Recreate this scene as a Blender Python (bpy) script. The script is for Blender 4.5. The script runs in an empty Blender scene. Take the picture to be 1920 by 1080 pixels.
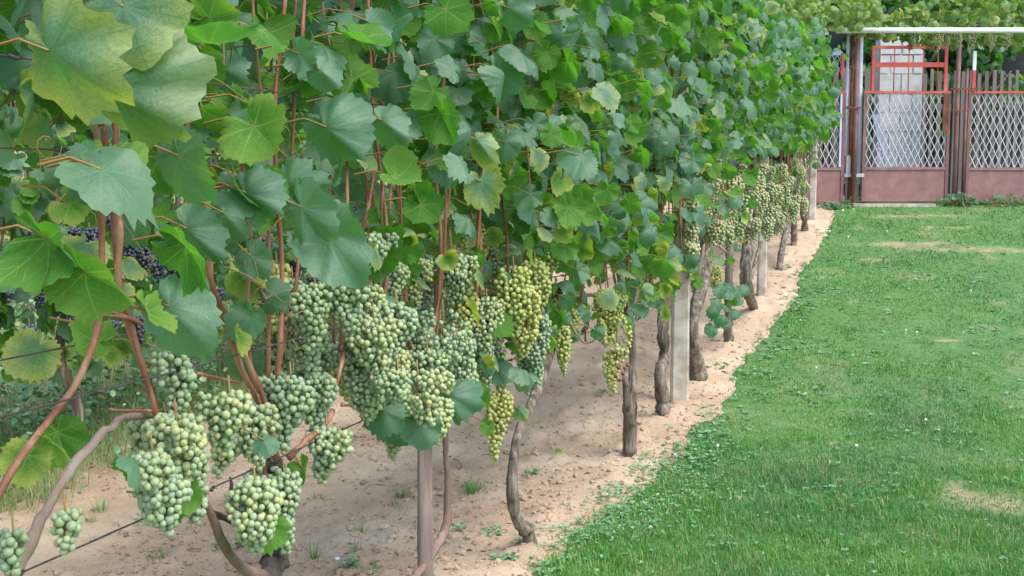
import bpy, math, random
import numpy as np
from mathutils import Vector
SC = bpy.context.scene
COL = SC.collection
rng = np.random.default_rng(7)
R = random.Random(11)
# ------------------------------------------------------------------ camera
F_PX = 2170.0; H_CAM = 1.25
TH = math.atan((1740 - 960) / F_PX * math.cos(math.atan(210 / F_PX)))   # heading left of the row direction (+Y)
PT = math.atan(210 / F_PX)                                              # pitch down
cam_d = bpy.data.cameras.new("camera"); cam = bpy.data.objects.new("camera", cam_d); COL.objects.link(cam)
cam.location = (0, 0, H_CAM); cam.rotation_euler = (math.pi / 2 - PT, 0, TH)
cam_d.sensor_width = 36; cam_d.lens = F_PX / 1920 * 36; cam_d.clip_end = 2000; cam_d.clip_start = .05
cam_d.dof.use_dof = False
SC.camera = cam
# ------------------------------------------------------------------ light
SUN_EL = math.radians(57); SUN_AZ = math.radians(112)      # azimuth clockwise from +Y
w = bpy.data.worlds.new("World"); SC.world = w; w.use_nodes = True
nt = w.node_tree; nt.nodes.clear()
sky = nt.nodes.new('ShaderNodeTexSky'); sky.sky_type = 'NISHITA'; sky.sun_disc = False
sky.sun_elevation = SUN_EL; sky.sun_rotation = SUN_AZ; sky.air_density = 1.0; sky.dust_density = 2.5; sky.ozone_density = 1.0
bg = nt.nodes.new('ShaderNodeBackground'); bg.inputs[1].default_value = 0.15
wo = nt.nodes.new('ShaderNodeOutputWorld'); nt.links.new(sky.outputs[0], bg.inputs[0]); nt.links.new(bg.outputs[0], wo.inputs[0])
sd = bpy.data.lights.new("sun", 'SUN'); sd.energy = 1.3; sd.angle = math.radians(40); sd.color = (1, .95, .87)
sun = bpy.data.objects.new("sun", sd); COL.objects.link(sun)
sv = Vector((math.sin(SUN_AZ) * math.cos(SUN_EL), math.cos(SUN_AZ) * math.cos(SUN_EL), math.sin(SUN_EL)))
sun.rotation_euler = sv.to_track_quat('Z', 'Y').to_euler()
SC.view_settings.view_transform = 'Standard'; SC.view_settings.look = 'None'; SC.view_settings.gamma = 1
SC.view_settings.exposure = 1.42

# ------------------------------------------------------------------ geometry helpers
X0 = 1.25                                    # the row stands in the plane x = -X0
HD = np.array([-math.sin(TH), math.cos(TH), 0.]); UD = np.array([math.cos(TH), math.sin(TH), 0.])
FW = HD * math.cos(PT) + np.array([0, 0, -math.sin(PT)]); UPV = HD * math.sin(PT) + np.array([0, 0, math.cos(PT)])
CAM = np.array([0, 0, H_CAM])
def ray(px, py): return FW + UD * ((px - 960) / F_PX) + UPV * ((540 - py) / F_PX)
def proj(P):
    q = np.asarray(P, float) - CAM; d = q @ FW
    return 960 + F_PX * (q @ UD) / d, 540 - F_PX * (q @ UPV) / d
_h = np.arange(-20, 60, .05)
_z = np.interp(_h, [0, 3, 5, 6.2, 6.9, 7.7, 8.8, 9.3, 10.4, 11.5, 12.6, 13.3, 14.6, 15.5], [0, 0, -.045, -.01, .045, .10, .17, .24, .36, .52, .64, .71, .885, .93])
_k = np.hanning(21); _k /= _k.sum(); _z = np.convolve(np.pad(_z, 10, mode='edge'), _k, mode='valid')
def ground(x, y):
    return np.interp(np.asarray(x) * HD[0] + np.asarray(y) * HD[1], _h, _z)
def row_pt(px, py, off=0.):                  # where the sight line meets the plane of the row (moved off metres towards the path)
    r = ray(px, py); t = (-X0 + off) / r[0]; return CAM + r * t
def gpt(px, py):                             # where the sight line meets the ground
    r = ray(px, py); t = 0.5
    for i in range(4000):
        p = CAM + r * t
        if p[2] < ground(p[0], p[1]): break
        t += .01
    return np.array([p[0], p[1], float(ground(p[0], p[1]))])
def row_y(px):                               # distance along the row of the plumb line seen at px near the ground
    lo, hi = .2, 40
    for i in range(50):
        m = (lo + hi) / 2
        if proj((-X0, m, float(ground(-X0, m)) + .3))[0] < px: lo = m
        else: hi = m
    return m
def hash2(ix, iy, s):
    v = np.sin(ix * 127.1 + iy * 311.7 + s * 74.7) * 43758.5453
    return v - np.floor(v)
def vnoise(x, y, s=0):
    ix, iy = np.floor(x), np.floor(y); fx, fy = x - ix, y - iy
    fx = fx * fx * (3 - 2 * fx); fy = fy * fy * (3 - 2 * fy)
    a, b, c, d = hash2(ix, iy, s), hash2(ix + 1, iy, s), hash2(ix, iy + 1, s), hash2(ix + 1, iy + 1, s)
    return a * (1 - fx) * (1 - fy) + b * fx * (1 - fy) + c * (1 - fx) * fy + d * fx * fy
def fbm(x, y, o=4, s=0):
    v = 0; a = .5; t = 0
    x = np.asarray(x, float); y = np.asarray(y, float)
    for i in range(o): v = v + a * vnoise(x * 2 ** i + 17 * i, y * 2 ** i - 9 * i, s + i); t += a; a *= .5
    return v / t

def tag(o, label=None, cat=None, group=None, kind=None):
    if label: o['label'] = label
    if cat: o['category'] = cat
    if group: o['group'] = group
    if kind: o['kind'] = kind
    return o
def empty(name, loc, label=None, cat=None, group=None):
    o = bpy.data.objects.new(name, None); COL.objects.link(o); o.location = [float(a) for a in loc]
    o.empty_display_size = .1
    return tag(o, label, cat, group)
def mesh_np(name, V, quads=None, tris=None, mats=(), parent=None, attrs=None, smooth=True, mi=None):
    """one mesh object from arrays of world-space vertices"""
    V = np.asarray(V, float).reshape(-1, 3).copy()
    if parent is not None: V = V - np.array(parent.location)
    me = bpy.data.meshes.new(name)
    quads = np.zeros((0, 4), int) if quads is None or len(quads) == 0 else np.asarray(quads)
    tris = np.zeros((0, 3), int) if tris is None or len(tris) == 0 else np.asarray(tris)
    nl = quads.size + tris.size; nf = len(quads) + len(tris)
    me.vertices.add(len(V)); me.vertices.foreach_set('co', V.astype(np.float32).ravel())
    me.loops.add(nl); me.polygons.add(nf)
    me.loops.foreach_set('vertex_index', np.concatenate([quads.ravel(), tris.ravel()]).astype(np.int32))
    st = np.concatenate([np.arange(len(quads)) * 4, quads.size + np.arange(len(tris)) * 3]).astype(np.int32)
    me.polygons.foreach_set('loop_start', st)
    me.polygons.foreach_set('use_smooth', np.full(nf, smooth))
    if mi is not None: me.polygons.foreach_set('material_index', np.asarray(mi, np.int32))
    for k, v in (attrs or {}).items():
        v = np.asarray(v, np.float32)
        if v.ndim == 1: a = me.attributes.new(k, 'FLOAT', 'POINT'); a.data.foreach_set('value', v)
        else: a = me.attributes.new(k, 'FLOAT_VECTOR', 'POINT'); a.data.foreach_set('vector', v.ravel())
    me.update(calc_edges=True); me.validate()
    for m in mats: me.materials.append(m)
    o = bpy.data.objects.new(name, me); COL.objects.link(o)
    if parent is not None: o.parent = parent
    return o
class MB:
    """collects shapes for ONE mesh object"""
    def __init__(s): s.v = []; s.q = []; s.t = []; s.qm = []; s.tm = []; s.n = 0; s.a = {}
    def add(s, V, q=None, t=None, m=0, **attrs):
        V = np.asarray(V, float).reshape(-1, 3)
        if q is not None and len(q): s.q.append(np.asarray(q) + s.n); s.qm.append(np.full(len(q), m))
        if t is not None and len(t): s.t.append(np.asarray(t) + s.n); s.tm.append(np.full(len(t), m))
        s.v.append(V)
        for k, val in attrs.items(): s.a.setdefault(k, []).append((s.n, np.asarray(val, float)))
        s.n += len(V)
    def box(s, c, d, U=(1, 0, 0), W=(0, 1, 0), Z=(0, 0, 1), m=0):
        U, W, Z, c = map(lambda a: np.asarray(a, float), (U, W, Z, c)); d = np.asarray(d) / 2
        V = [c + U * d[0] * i + W * d[1] * j + Z * d[2] * k for i in (-1, 1) for j in (-1, 1) for k in (-1, 1)]
        s.add(V, [[0, 1, 3, 2], [4, 6, 7, 5], [0, 4, 5, 1], [2, 3, 7, 6], [0, 2, 6, 4], [1, 5, 7, 3]], m=m)
    def tube(s, P, rad, n=8, m=0, lump=0., cap=True, flat=1., ridge=0.):
        P = np.asarray(P, float); k = len(P)
        rad = np.full(k, rad) if np.isscalar(rad) else np.asarray(rad, float)
        pat = 1 + ridge * (rng.random(n) - .5) * 2; T = np.gradient(P, axis=0); T /= np.linalg.norm(T, axis=1)[:, None] + 1e-9
        ref = np.array([0, 0, 1.]) if abs(T[0, 2]) < .8 else np.array([1., 0, 0])
        a = np.cross(T[0], ref); a /= np.linalg.norm(a); V = []
        for i in range(k):
            a = a - T[i] * (a @ T[i]); a /= np.linalg.norm(a) + 1e-9; b = np.cross(T[i], a)
            ph = np.arange(n) * 2 * math.pi / n
            rr = pat * rad[i] * (1 + lump * (rng.random(n) - .5))
            V.append(P[i] + np.outer(np.cos(ph) * rr, a) + np.outer(np.sin(ph) * rr * flat, b))
        V = np.concatenate(V + [P[:1], P[-1:]])
        i, j = np.meshgrid(np.arange(k - 1), np.arange(n), indexing='ij'); j2 = (j + 1) % n
        q = np.stack([i * n + j, i * n + j2, (i + 1) * n + j2, (i + 1) * n + j], -1).reshape(-1, 4)
        t = []
        if cap:
            c0, c1 = k * n, k * n + 1
            t = [[c0, (jj + 1) % n, jj] for jj in range(n)] + [[c1, (k - 1) * n + jj, (k - 1) * n + (jj + 1) % n] for jj in range(n)]
        s.add(V, q, t, m=m)
    def build(s, name, mats, parent=None, smooth=True):
        if not isinstance(mats, (list, tuple)): mats = [mats]
        q = np.concatenate(s.q) if s.q else None; t = np.concatenate(s.t) if s.t else None
        mi = np.concatenate(s.qm + s.tm) if (s.qm or s.tm) else None
        at = {}
        for k, lst in s.a.items():
            dim = lst[0][1].shape[1:] ; arr = np.zeros((s.n,) + dim)
            for st, val in lst: arr[st:st + len(val)] = val
            at[k] = arr
        return mesh_np(name, np.concatenate(s.v), q, t, mats, parent, at, smooth, mi)
def smooth_path(P, n):
    """Catmull-Rom through the given points"""
    P = np.asarray(P, float)
    if len(P) < 3: return np.linspace(P[0], P[-1], n)
    Q = np.vstack([2 * P[0] - P[1], P, 2 * P[-1] - P[-2]]); out = []
    for u in np.linspace(0, len(P) - 1 - 1e-6, n):
        i = int(u); f = u - i; a, b, c, d = Q[i:i + 4]
        out.append(.5 * (2 * b + (c - a) * f + (2 * a - 5 * b + 4 * c - d) * f ** 2 + (3 * b - a - 3 * c + d) * f ** 3))
    return np.array(out)

# ------------------------------------------------------------------ materials
def new_mat(name):
    m = bpy.data.materials.new(name); m.use_nodes = True; n = m.node_tree; n.nodes.clear()
    out = n.nodes.new('ShaderNodeOutputMaterial'); return m, n, out
class NG:
    def __init__(s, nt): s.nt = nt
    def n(s, typ, **kw):
        nd = s.nt.nodes.new(typ)
        for k, v in kw.items(): setattr(nd, k, v)
        return nd
    def l(s, a, b): s.nt.links.new(a, b)
    def setin(s, nd, i, v):
        if hasattr(v, 'links') or hasattr(v, 'is_linked'): s.l(v, nd.inputs[i])
        else: nd.inputs[i].default_value = v
    def math(s, op, a, b=0., c=None, clamp=False):
        nd = s.n('ShaderNodeMath', operation=op, use_clamp=clamp); s.setin(nd, 0, a); s.setin(nd, 1, b)
        if c is not None: s.setin(nd, 2, c)
        return nd.outputs[0]
    def mix(s, f, a, b, mode='MIX'):
        nd = s.n('ShaderNodeMix', data_type='RGBA', blend_type=mode); s.setin(nd, 0, f)
        s.setin(nd, 6, a if hasattr(a, 'is_linked') else (*a, 1)); s.setin(nd, 7, b if hasattr(b, 'is_linked') else (*b, 1))
        return nd.outputs[2]
    def noise(s, scale, detail=4, vec=None, rough=.55, dist=0):
        nd = s.n('ShaderNodeTexNoise'); nd.inputs['Scale'].default_value = scale; nd.inputs['Detail'].default_value = detail
        nd.inputs['Roughness'].default_value = rough; nd.inputs['Distortion'].default_value = dist
        if vec is not None: s.l(vec, nd.inputs['Vector'])
        return nd.outputs[0]
    def ramp(s, f, stops):
        nd = s.n('ShaderNodeValToRGB'); s.l(f, nd.inputs[0]); e = nd.color_ramp.elements
        while len(e) < len(stops): e.new(.5)
        for el, (p, c) in zip(e, stops): el.position = p; el.color = (*c, 1) if len(c) == 3 else c
        return nd.outputs[0]
    def attr(s, name): return s.n('ShaderNodeAttribute', attribute_name=name)
    def maprange(s, v, a, b, c=0., d=1.):
        nd = s.n('ShaderNodeMapRange'); s.l(v, nd.inputs[0])
        for i, x in enumerate((a, b, c, d)): nd.inputs[i + 1].default_value = x
        return nd.outputs[0]
def mat_simple(name, stops, scale, rough=.8, bump=.3, bscale=None, stretch=None, spec=.3, metallic=0., detail=6, bd=.01):
    m, nt, out = new_mat(name); g = NG(nt)
    tc = g.n('ShaderNodeTexCoord').outputs['Object']; vec = tc
    if stretch:
        mp = g.n('ShaderNodeMapping'); mp.inputs['Scale'].default_value = stretch; g.l(tc, mp.inputs[0]); vec = mp.outputs[0]
    nz = g.noise(scale, detail, vec, .6); col = g.ramp(nz, stops)
    p = g.n('ShaderNodeBsdfPrincipled'); g.l(col, p.inputs['Base Color'])
    p.inputs['Roughness'].default_value = rough; p.inputs['Specular IOR Level'].default_value = spec; p.inputs['Metallic'].default_value = metallic
    b = g.n('ShaderNodeBump'); b.inputs['Strength'].default_value = bump; b.inputs['Distance'].default_value = bd
    g.l(g.noise(bscale or scale * 3, 5, vec, .65), b.inputs['Height']); g.l(b.outputs[0], p.inputs['Normal'])
    g.l(p.outputs[0], out.inputs[0]); return m
def mat_leaf(name, up_a, up_b, low_a, trans, tfac=.4, rough=.42):
    """vine leaf: waxy upper side, paler lower side, veins, yellowing from the rim inward"""
    m, nt, out = new_mat(name); g = NG(nt)
    lc = g.attr('lc'); ti = g.attr('tint')
    sx = g.n('ShaderNodeSeparateXYZ'); g.l(lc.outputs['Vector'], sx.inputs[0]); x, y, e = sx.outputs
    st = g.n('ShaderNodeSeparateXYZ'); g.l(ti.outputs['Vector'], st.inputs[0]); rnd, yel, kind = st.outputs
    ang = g.math('ABSOLUTE', g.math('ARCTAN2', x, y)); r = g.math('SQRT', g.math('ADD', g.math('MULTIPLY', x, x), g.math('MULTIPLY', y, y)))
    seg = math.radians(52)
    lo = g.math('SUBTRACT', g.math('MODULO', g.math('ADD', ang, seg / 2), seg), seg / 2)
    p_ = g.math('MULTIPLY', r, g.math('COSINE', lo)); q_ = g.math('ABSOLUTE', g.math('MULTIPLY', r, g.math('SINE', lo)))
    main = g.math('LESS_THAN', q_, g.math('MULTIPLY_ADD', p_, -.014, .019))
    sec = g.math('FRACT', g.math('MULTIPLY', g.math('SUBTRACT', p_, g.math('MULTIPLY', q_, .75)), 6.5))
    sec = g.math('LESS_THAN', g.math('ABSOLUTE', g.math('SUBTRACT', sec, .5)), .05)
    vein = g.math('MAXIMUM', main, g.math('MULTIPLY', sec, .55))
    back = g.n('ShaderNodeNewGeometry').outputs['Backfacing']
    up = g.mix(rnd, up_a, up_b); col = g.mix(back, up, low_a)
    tcn = g.n('ShaderNodeVectorMath', operation='ADD'); g.l(lc.outputs['Vector'], tcn.inputs[0]); g.l(ti.outputs['Vector'], tcn.inputs[1])
    nz = g.noise(5, 4, tcn.outputs[0]); mot = g.noise(16, 3, tcn.outputs[0])
    col = g.mix(g.math('MULTIPLY', g.maprange(nz, .3, .7), .35), col, g.mix(.5, col, (.02, .06, .02)))
    ya = g.math('MULTIPLY', yel, g.maprange(g.math('ADD', g.math('MULTIPLY', e, 1.), g.math('MULTIPLY', mot, .9)), .75, 1.45), clamp=True)
    ya = g.math('MULTIPLY', ya, g.math('SUBTRACT', 1., g.math('MULTIPLY', vein, .8)))
    ycol = g.mix(g.maprange(g.noise(7, 2, tcn.outputs[0]), .6, .75), (.38, .46, .13), (.40, .24, .07))
    veinf = g.math('MULTIPLY', vein, g.math('MULTIPLY_ADD', back, .25, .17))
    col = g.mix(veinf, col, (.30, .40, .14)); colv = g.mix(g.math('MULTIPLY', g.maprange(g.noise(11, 2, tcn.outputs[0]), .70, .73), .8), g.mix(ya, col, ycol), (.17, .11, .04))
    tcol = g.mix(veinf, g.mix(ya, trans, (.75, .70, .06)), (.5, .6, .1))
    p = g.n('ShaderNodeBsdfPrincipled'); g.l(colv, p.inputs['Base Color'])
    g.l(g.math('MULTIPLY_ADD', back, .25, rough), p.inputs['Roughness']); g.l(g.math('MULTIPLY_ADD', back, -.3, .5), p.inputs['Specular IOR Level'])
    tr = g.n('ShaderNodeBsdfTranslucent'); g.l(tcol, tr.inputs[0])
    b = g.n('ShaderNodeBump'); b.inputs['Strength'].default_value = .4; b.inputs['Distance'].default_value = .0035
    g.l(g.math('SUBTRACT', g.math('MULTIPLY', mot, .8), vein), b.inputs['Height']); g.l(b.outputs[0], p.inputs['Normal'])
    mx = g.n('ShaderNodeMixShader'); mx.inputs[0].default_value = tfac
    g.l(p.outputs[0], mx.inputs[1]); g.l(tr.outputs[0], mx.inputs[2]); g.l(mx.outputs[0], out.inputs[0])
    return m
def mat_berry(name, a, b, c, bloom=.5):
    m, nt, out = new_mat(name); g = NG(nt)
    rb = g.attr('rb'); oi = g.n('ShaderNodeObjectInfo').outputs['Random']
    f = g.math('ADD', g.math('MULTIPLY', rb.outputs['Fac'], .6), g.math('MULTIPLY', oi, .4))
    col = g.ramp(f, [(.12, a), (.5, b), (.9, c)])
    tc = g.n('ShaderNodeTexCoord').outputs['Object']
    bl = g.math('MULTIPLY', g.maprange(g.noise(90, 4, tc), .35, .7), bloom)
    col = g.mix(g.math('MULTIPLY', g.maprange(g.noise(140, 2, tc), .68, .76), .6), col, (.22, .15, .06)); col2 = g.mix(bl, col, g.mix(.55, col, (.60, .70, .66)))
    p = g.n('ShaderNodeBsdfPrincipled'); g.l(col2, p.inputs['Base Color']); g.l(g.math('MULTIPLY_ADD', bl, .3, .36), p.inputs['Roughness'])
    p.inputs['Specular IOR Level'].default_value = .45
    tr = g.n('ShaderNodeBsdfTranslucent'); g.l(col, tr.inputs[0])
    mx = g.n('ShaderNodeMixShader'); mx.inputs[0].default_value = .28
    g.l(p.outputs[0], mx.inputs[1]); g.l(tr.outputs[0], mx.inputs[2]); g.l(mx.outputs[0], out.inputs[0]); return m
def mat_blade(name, stops, dry=(.36, .31, .15), tf=.3, rough=.55):
    m, nt, out = new_mat(name); g = NG(nt)
    ti = g.attr('tint'); st = g.n('ShaderNodeSeparateXYZ'); g.l(ti.outputs['Vector'], st.inputs[0]); rnd, patch, dr = st.outputs
    col = g.ramp(g.math('ADD', g.math('MULTIPLY', rnd, .45), g.math('MULTIPLY', patch, .55)), stops)
    col = g.mix(dr, col, dry)
    p = g.n('ShaderNodeBsdfPrincipled'); g.l(col, p.inputs['Base Color']); p.inputs['Roughness'].default_value = rough
    tr = g.n('ShaderNodeBsdfTranslucent'); g.l(g.mix(.5, col, (.16, .34, .03)), tr.inputs[0])
    mx = g.n('ShaderNodeMixShader'); mx.inputs[0].default_value = tf
    g.l(p.outputs[0], mx.inputs[1]); g.l(tr.outputs[0], mx.inputs[2]); g.l(mx.outputs[0], out.inputs[0]); return m

M_LEAF = mat_leaf('vine_leaf', (.055, .145, .095), (.125, .235, .165), (.075, .205, .035), (.12, .42, .025), .42, .44)
M_LEAF2 = mat_leaf('vine_leaf_pale', (.13, .25, .06), (.18, .30, .08), (.18, .30, .07), (.25, .42, .05), .42, .5)
M_STEM = mat_simple('petiole', [(.3, (.20, .22, .06)), (.7, (.32, .12, .07))], 30, .6, .1)
M_CANE = mat_simple('cane_bark', [(.3, (.13, .05, .03)), (.5, (.25, .105, .06)), (.72, (.42, .25, .16))], 22, .55, .35, 60, (1, 1, .15), .35)
M_CANE_OLD = mat_simple('old_cane_bark', [(.25, (.20, .13, .10)), (.55, (.32, .24, .19)), (.8, (.44, .37, .32))], 20, .75, .6, 60, (1, 1, .2))
M_BARK = mat_simple('trunk_bark', [(.32, (.055, .042, .034)), (.5, (.18, .145, .115)), (.68, (.36, .315, .27))], 38, .9, 1., 60, (1, 1, .10), bd=.02)
M_BARK_DK = mat_simple('trunk_bark_dark', [(.25, (.03, .022, .018)), (.5, (.08, .06, .05)), (.75, (.17, .14, .12))], 30, .9, 1., 50, (1, 1, .25))
M_SMOOTH = mat_simple('smooth_stem_bark', [(.25, (.10, .06, .05)), (.55, (.19, .125, .10)), (.8, (.30, .23, .19))], 16, .7, .5, 60, (1, 1, .2))
M_CONC = mat_simple('concrete', [(.30, (.24, .20, .16)), (.5, (.42, .375, .32)), (.68, (.54, .50, .45))], 9, .85, .35, 120)
M_STAKE = mat_simple('stake_wood', [(.3, (.13, .09, .08)), (.55, (.23, .175, .155)), (.75, (.40, .34, .30))], 16, .85, .7, 60, (1, 1, .1))
M_WIRE = mat_simple('wire', [(.3, (.06, .05, .05)), (.7, (.16, .13, .12))], 40, .5, .2, metallic=.5)
M_GREEN = mat_berry('green_grapes', (.20, .31, .15), (.31, .42, .18), (.48, .50, .15), .85)
M_YGREEN = mat_berry('yellow_green_grapes', (.34, .42, .10), (.45, .50, .13), (.52, .48, .13), .35)
M_PALE = mat_berry('pale_grapes', (.30, .38, .18), (.42, .46, .22), (.50, .48, .24), .4)
M_BLUE = mat_berry('blue_grapes', (.010, .014, .045), (.02, .03, .085), (.05, .06, .14), .35)
M_ROT = mat_simple('spoiled_grapes', [(.3, (.07, .02, .015)), (.7, (.25, .10, .07))], 60, .6, .3)

# ------------------------------------------------------------------ the ground
EDGE_X = -1.03
def edge_x(y):                                # the border between bare soil and lawn
    y = np.asarray(y, float)
    return EDGE_X - .02 - .12 * np.clip((5.2 - y) / 1.5, 0, 1) + .16 * (fbm(y * .9, y * 0 + 3.3, 3, 5) - .5) + .10 * (fbm(y * 6, y * 0 + 1.3, 2, 9) - .5)
def soil_relief(x, y):
    n = fbm(x * 1.6, y * 1.6, 3, 1) - .5; c = fbm(x * 9, y * 9, 4, 2); f = fbm(x * 34, y * 34, 2, 3) - .5
    return .05 * n + .034 * np.maximum(c - .50, 0) * 2.6 + .018 * f - .004
PATCH = [(1715, 460, .75, .22), (1800, 428, .6, .16), (1720, 406, .7, .14), (1640, 488, .3, .08), (1880, 470, 1.0, .2), (1822, 935, .10, .30), (1890, 945, .30, .35), (1775, 640, .12, .06), (1600, 570, .09, .05), (1690, 385, .8, .18), (1560, 835, .05, .03), (1545, 520, .09, .05)]
PATCH = [(gpt(a, b), c, d) for a, b, c, d in PATCH]
def bare(x, y):                               # how bare the lawn is, 0..1
    x = np.asarray(x, float); y = np.asarray(y, float)
    u = x * UD[0] + y * UD[1]; h = x * HD[0] + y * HD[1]
    v = np.clip((fbm(x * 1.7, y * 1.1, 3, 21) - .68) * 6, 0, .2) * np.clip((h - 4) / 5, .25, 1)
    for p, a, b in PATCH:
        pu = p @ UD; ph = p @ HD
        q = ((u - pu) / a) ** 2 + ((h - ph) / b) ** 2 + (fbm(x * 7, y * 7, 3, 31) - .5) * 1.8
        v = np.maximum(v, np.clip(.8 - q, 0, 1) * .62)
    return np.clip(v, 0, 1)
def axis(dense0, dense1, step, far):
    a = list(np.arange(dense0, dense1, step)); s = step
    while a[-1] < far: s *= 1.25; a.append(a[-1] + s)
    b = []; s = step; c = dense0
    while c > -far: s *= 1.25; c -= s; b.append(c)
    return np.array(b[::-1] + a)
hs = [2.2]
while hs[-1] < 17: hs.append(hs[-1] + max(.012, hs[-1] * .0062))
s_ = .1
while hs[-1] < 400: s_ *= 1.3; hs.append(hs[-1] + s_)
s_ = .05; pre = []
c_ = 2.2
while c_ > -120: s_ *= 1.3; c_ -= s_; pre.append(c_)
hs = np.array(pre[::-1] + hs); us = axis(-4.2, 4.6, .022, 400)
UU, HH = np.meshgrid(us, hs); XX = UU * UD[0] + HH * HD[0]; YY = UU * UD[1] + HH * HD[1]
lawn_w = np.clip((XX - edge_x(YY)) / .06, 0, 1)
farf = np.clip((np.abs(UU) - 5) / 10, 0, 1)
rel = soil_relief(XX, YY)
ridge = .02 * np.exp(-((XX + X0) / .16) ** 2)          # soil heaped along the row
ZZ = ground(XX, YY) + (rel + ridge) * (1 - farf) * (1 - .75 * lawn_w) - lawn_w * .008
nr, nc = XX.shape
ii, jj = np.meshgrid(np.arange(nr - 1), np.arange(nc - 1), indexing='ij')
Q = np.stack([ii * nc + jj, ii * nc + jj + 1, (ii + 1) * nc + jj + 1, (ii + 1) * nc + jj], -1).reshape(-1, 4)
m, nt_, out = new_mat('dry_soil'); g = NG(nt_)
tc = g.n('ShaderNodeTexCoord').outputs['Object']
c1 = g.ramp(g.noise(2.3, 5, tc), [(.3, (.37, .265, .175)), (.5, (.465, .35, .24)), (.7, (.56, .45, .325))])
c2 = g.mix(g.math('MULTIPLY', g.maprange(g.noise(60, 6, tc, .7), .52, .72), .5), c1, (.27, .18, .125))
weed = g.attr('weed').outputs['Fac']
c2 = g.mix(g.math('MULTIPLY', weed, .7), c2, (.15, .18, .07))
p = g.n('ShaderNodeBsdfPrincipled'); g.l(c2, p.inputs['Base Color']); p.inputs['Roughness'].default_value = .95; p.inputs['Specular IOR Level'].default_value = .15
b = g.n('ShaderNodeBump'); b.inputs['Strength'].default_value = .8; b.inputs['Distance'].default_value = .012
g.l(g.noise(95, 6, tc, .7), b.inputs['Height']); g.l(b.outputs[0], p.inputs['Normal']); g.l(p.outputs[0], out.inputs[0]); M_SOIL = m
def weed_w(x, y):
    return np.clip((-3.15 - x + .5 * (fbm(x * 2, y * 2, 3, 41) - .5)) / .5, 0, 1)
o = mesh_np('soil', np.stack([XX, YY, ZZ], -1), Q, None, [M_SOIL], attrs={'weed': weed_w(XX, YY).ravel()}); tag(o, 'bare pinkish tan soil under the vine row', None, None, 'structure')
# lawn sheet
hs2 = np.array([-30, -10, -4, -1, 0.5, 1.5] + list(np.geomspace(2, 16.5, 260)) + [18, 22, 30, 60]); ws2 = np.concatenate([np.linspace(0, 5.5, 240), [7, 10, 20, 60]])
HH2, WW2 = np.meshgrid(hs2, ws2, indexing='ij')
Y_ = HH2 / HD[1]                                # y along the border
for _ in range(3): Y_ = (HH2 - edge_x(Y_) * HD[0]) / HD[1]
ex = edge_x(Y_); PX = ex + WW2; PY = Y_ + WW2 * UD[1] / UD[0] * 1.0
PY = (HH2 - PX * HD[0]) / HD[1]
PZ = ground(PX, PY) + .012 * (fbm(PX * 3, PY * 3, 3, 8) - .5) + .004 + .004 * (fbm(PX * 30, PY * 30, 2, 3) - .5) - .02 * np.clip(1 - WW2 / .03, 0, 1)
nr, nc = PX.shape; ii, jj = np.meshgrid(np.arange(nr - 1), np.arange(nc - 1), indexing='ij')
Q = np.stack([ii * nc + jj, ii * nc + jj + 1, (ii + 1) * nc + jj + 1, (ii + 1) * nc + jj], -1).reshape(-1, 4)
m, nt_, out = new_mat('lawn_turf'); g = NG(nt_)
tc = g.n('ShaderNodeTexCoord').outputs['Object']; br = g.attr('bare').outputs['Fac']
c1 = g.ramp(g.noise(14, 6, tc, .7), [(.3, (.045, .13, .03)), (.55, (.08, .19, .045)), (.75, (.16, .23, .085))])
c2 = g.ramp(g.noise(30, 5, tc, .65), [(.3, (.30, .20, .12)), (.7, (.55, .40, .28))])
c3 = g.mix(br, c1, c2); p = g.n('ShaderNodeBsdfPrincipled'); g.l(c3, p.inputs['Base Color']); p.inputs['Roughness'].default_value = .95
b = g.n('ShaderNodeBump'); b.inputs['Strength'].default_value = .7; b.inputs['Distance'].default_value = .015
g.l(g.noise(70, 6, tc, .7), b.inputs['Height']); g.l(b.outputs[0], p.inputs['Normal']); g.l(p.outputs[0], out.inputs[0])
o = mesh_np('lawn', np.stack([PX, PY, PZ], -1), Q, None, [m], attrs={'bare': bare(PX, PY).ravel()}); tag(o, 'green grass path beside the vine row', None, None, 'structure')

# ------------------------------------------------------------------ grass, clover, clods
M_GRASS = mat_blade('grass_blade', [(.12, (.06, .17, .075)), (.32, (.055, .20, .05)), (.60, (.085, .265, .035)), (.8, (.12, .33, .045)), (.97, (.30, .44, .24))], tf=.35, rough=.42)
M_WEED = mat_blade('weed_blade', [(.2, (.08, .20, .04)), (.5, (.15, .30, .07)), (.8, (.30, .42, .14))], dry=(.42, .38, .20))
M_CLOV = mat_blade('clover_leaf', [(.2, (.07, .21, .08)), (.5, (.12, .29, .12)), (.8, (.24, .40, .22))], tf=.15, rough=.4)
def blades(B, L, W, lean, az, tint):
    """B (n,3) feet; each blade is a tapering bent strip"""
    n = len(B); s = np.stack([np.cos(az), np.sin(az), np.zeros(n)], 1); d = np.stack([-np.sin(az), np.cos(az), np.zeros(n)], 1)
    up = np.array([0, 0, 1.]); L_ = L[:, None]; W_ = W[:, None]; le = lean[:, None]
    m1 = B + up * L_ * .55 * np.cos(le * .5) + d * L_ * .55 * np.sin(le * .5)
    tp = m1 + up * L_ * .5 * np.cos(le * 1.3) + d * L_ * .5 * np.sin(le * 1.3)
    V = np.stack([B - s * W_, B + s * W_, m1 - s * W_ * .8, m1 + s * W_ * .8, tp], 1).reshape(-1, 3)
    k = np.arange(n) * 5; q = np.stack([k, k + 1, k + 3, k + 2], 1); t = np.stack([k + 2, k + 3, k + 4], 1)
    return V, q, t, np.repeat(tint, 5, axis=0)
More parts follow.
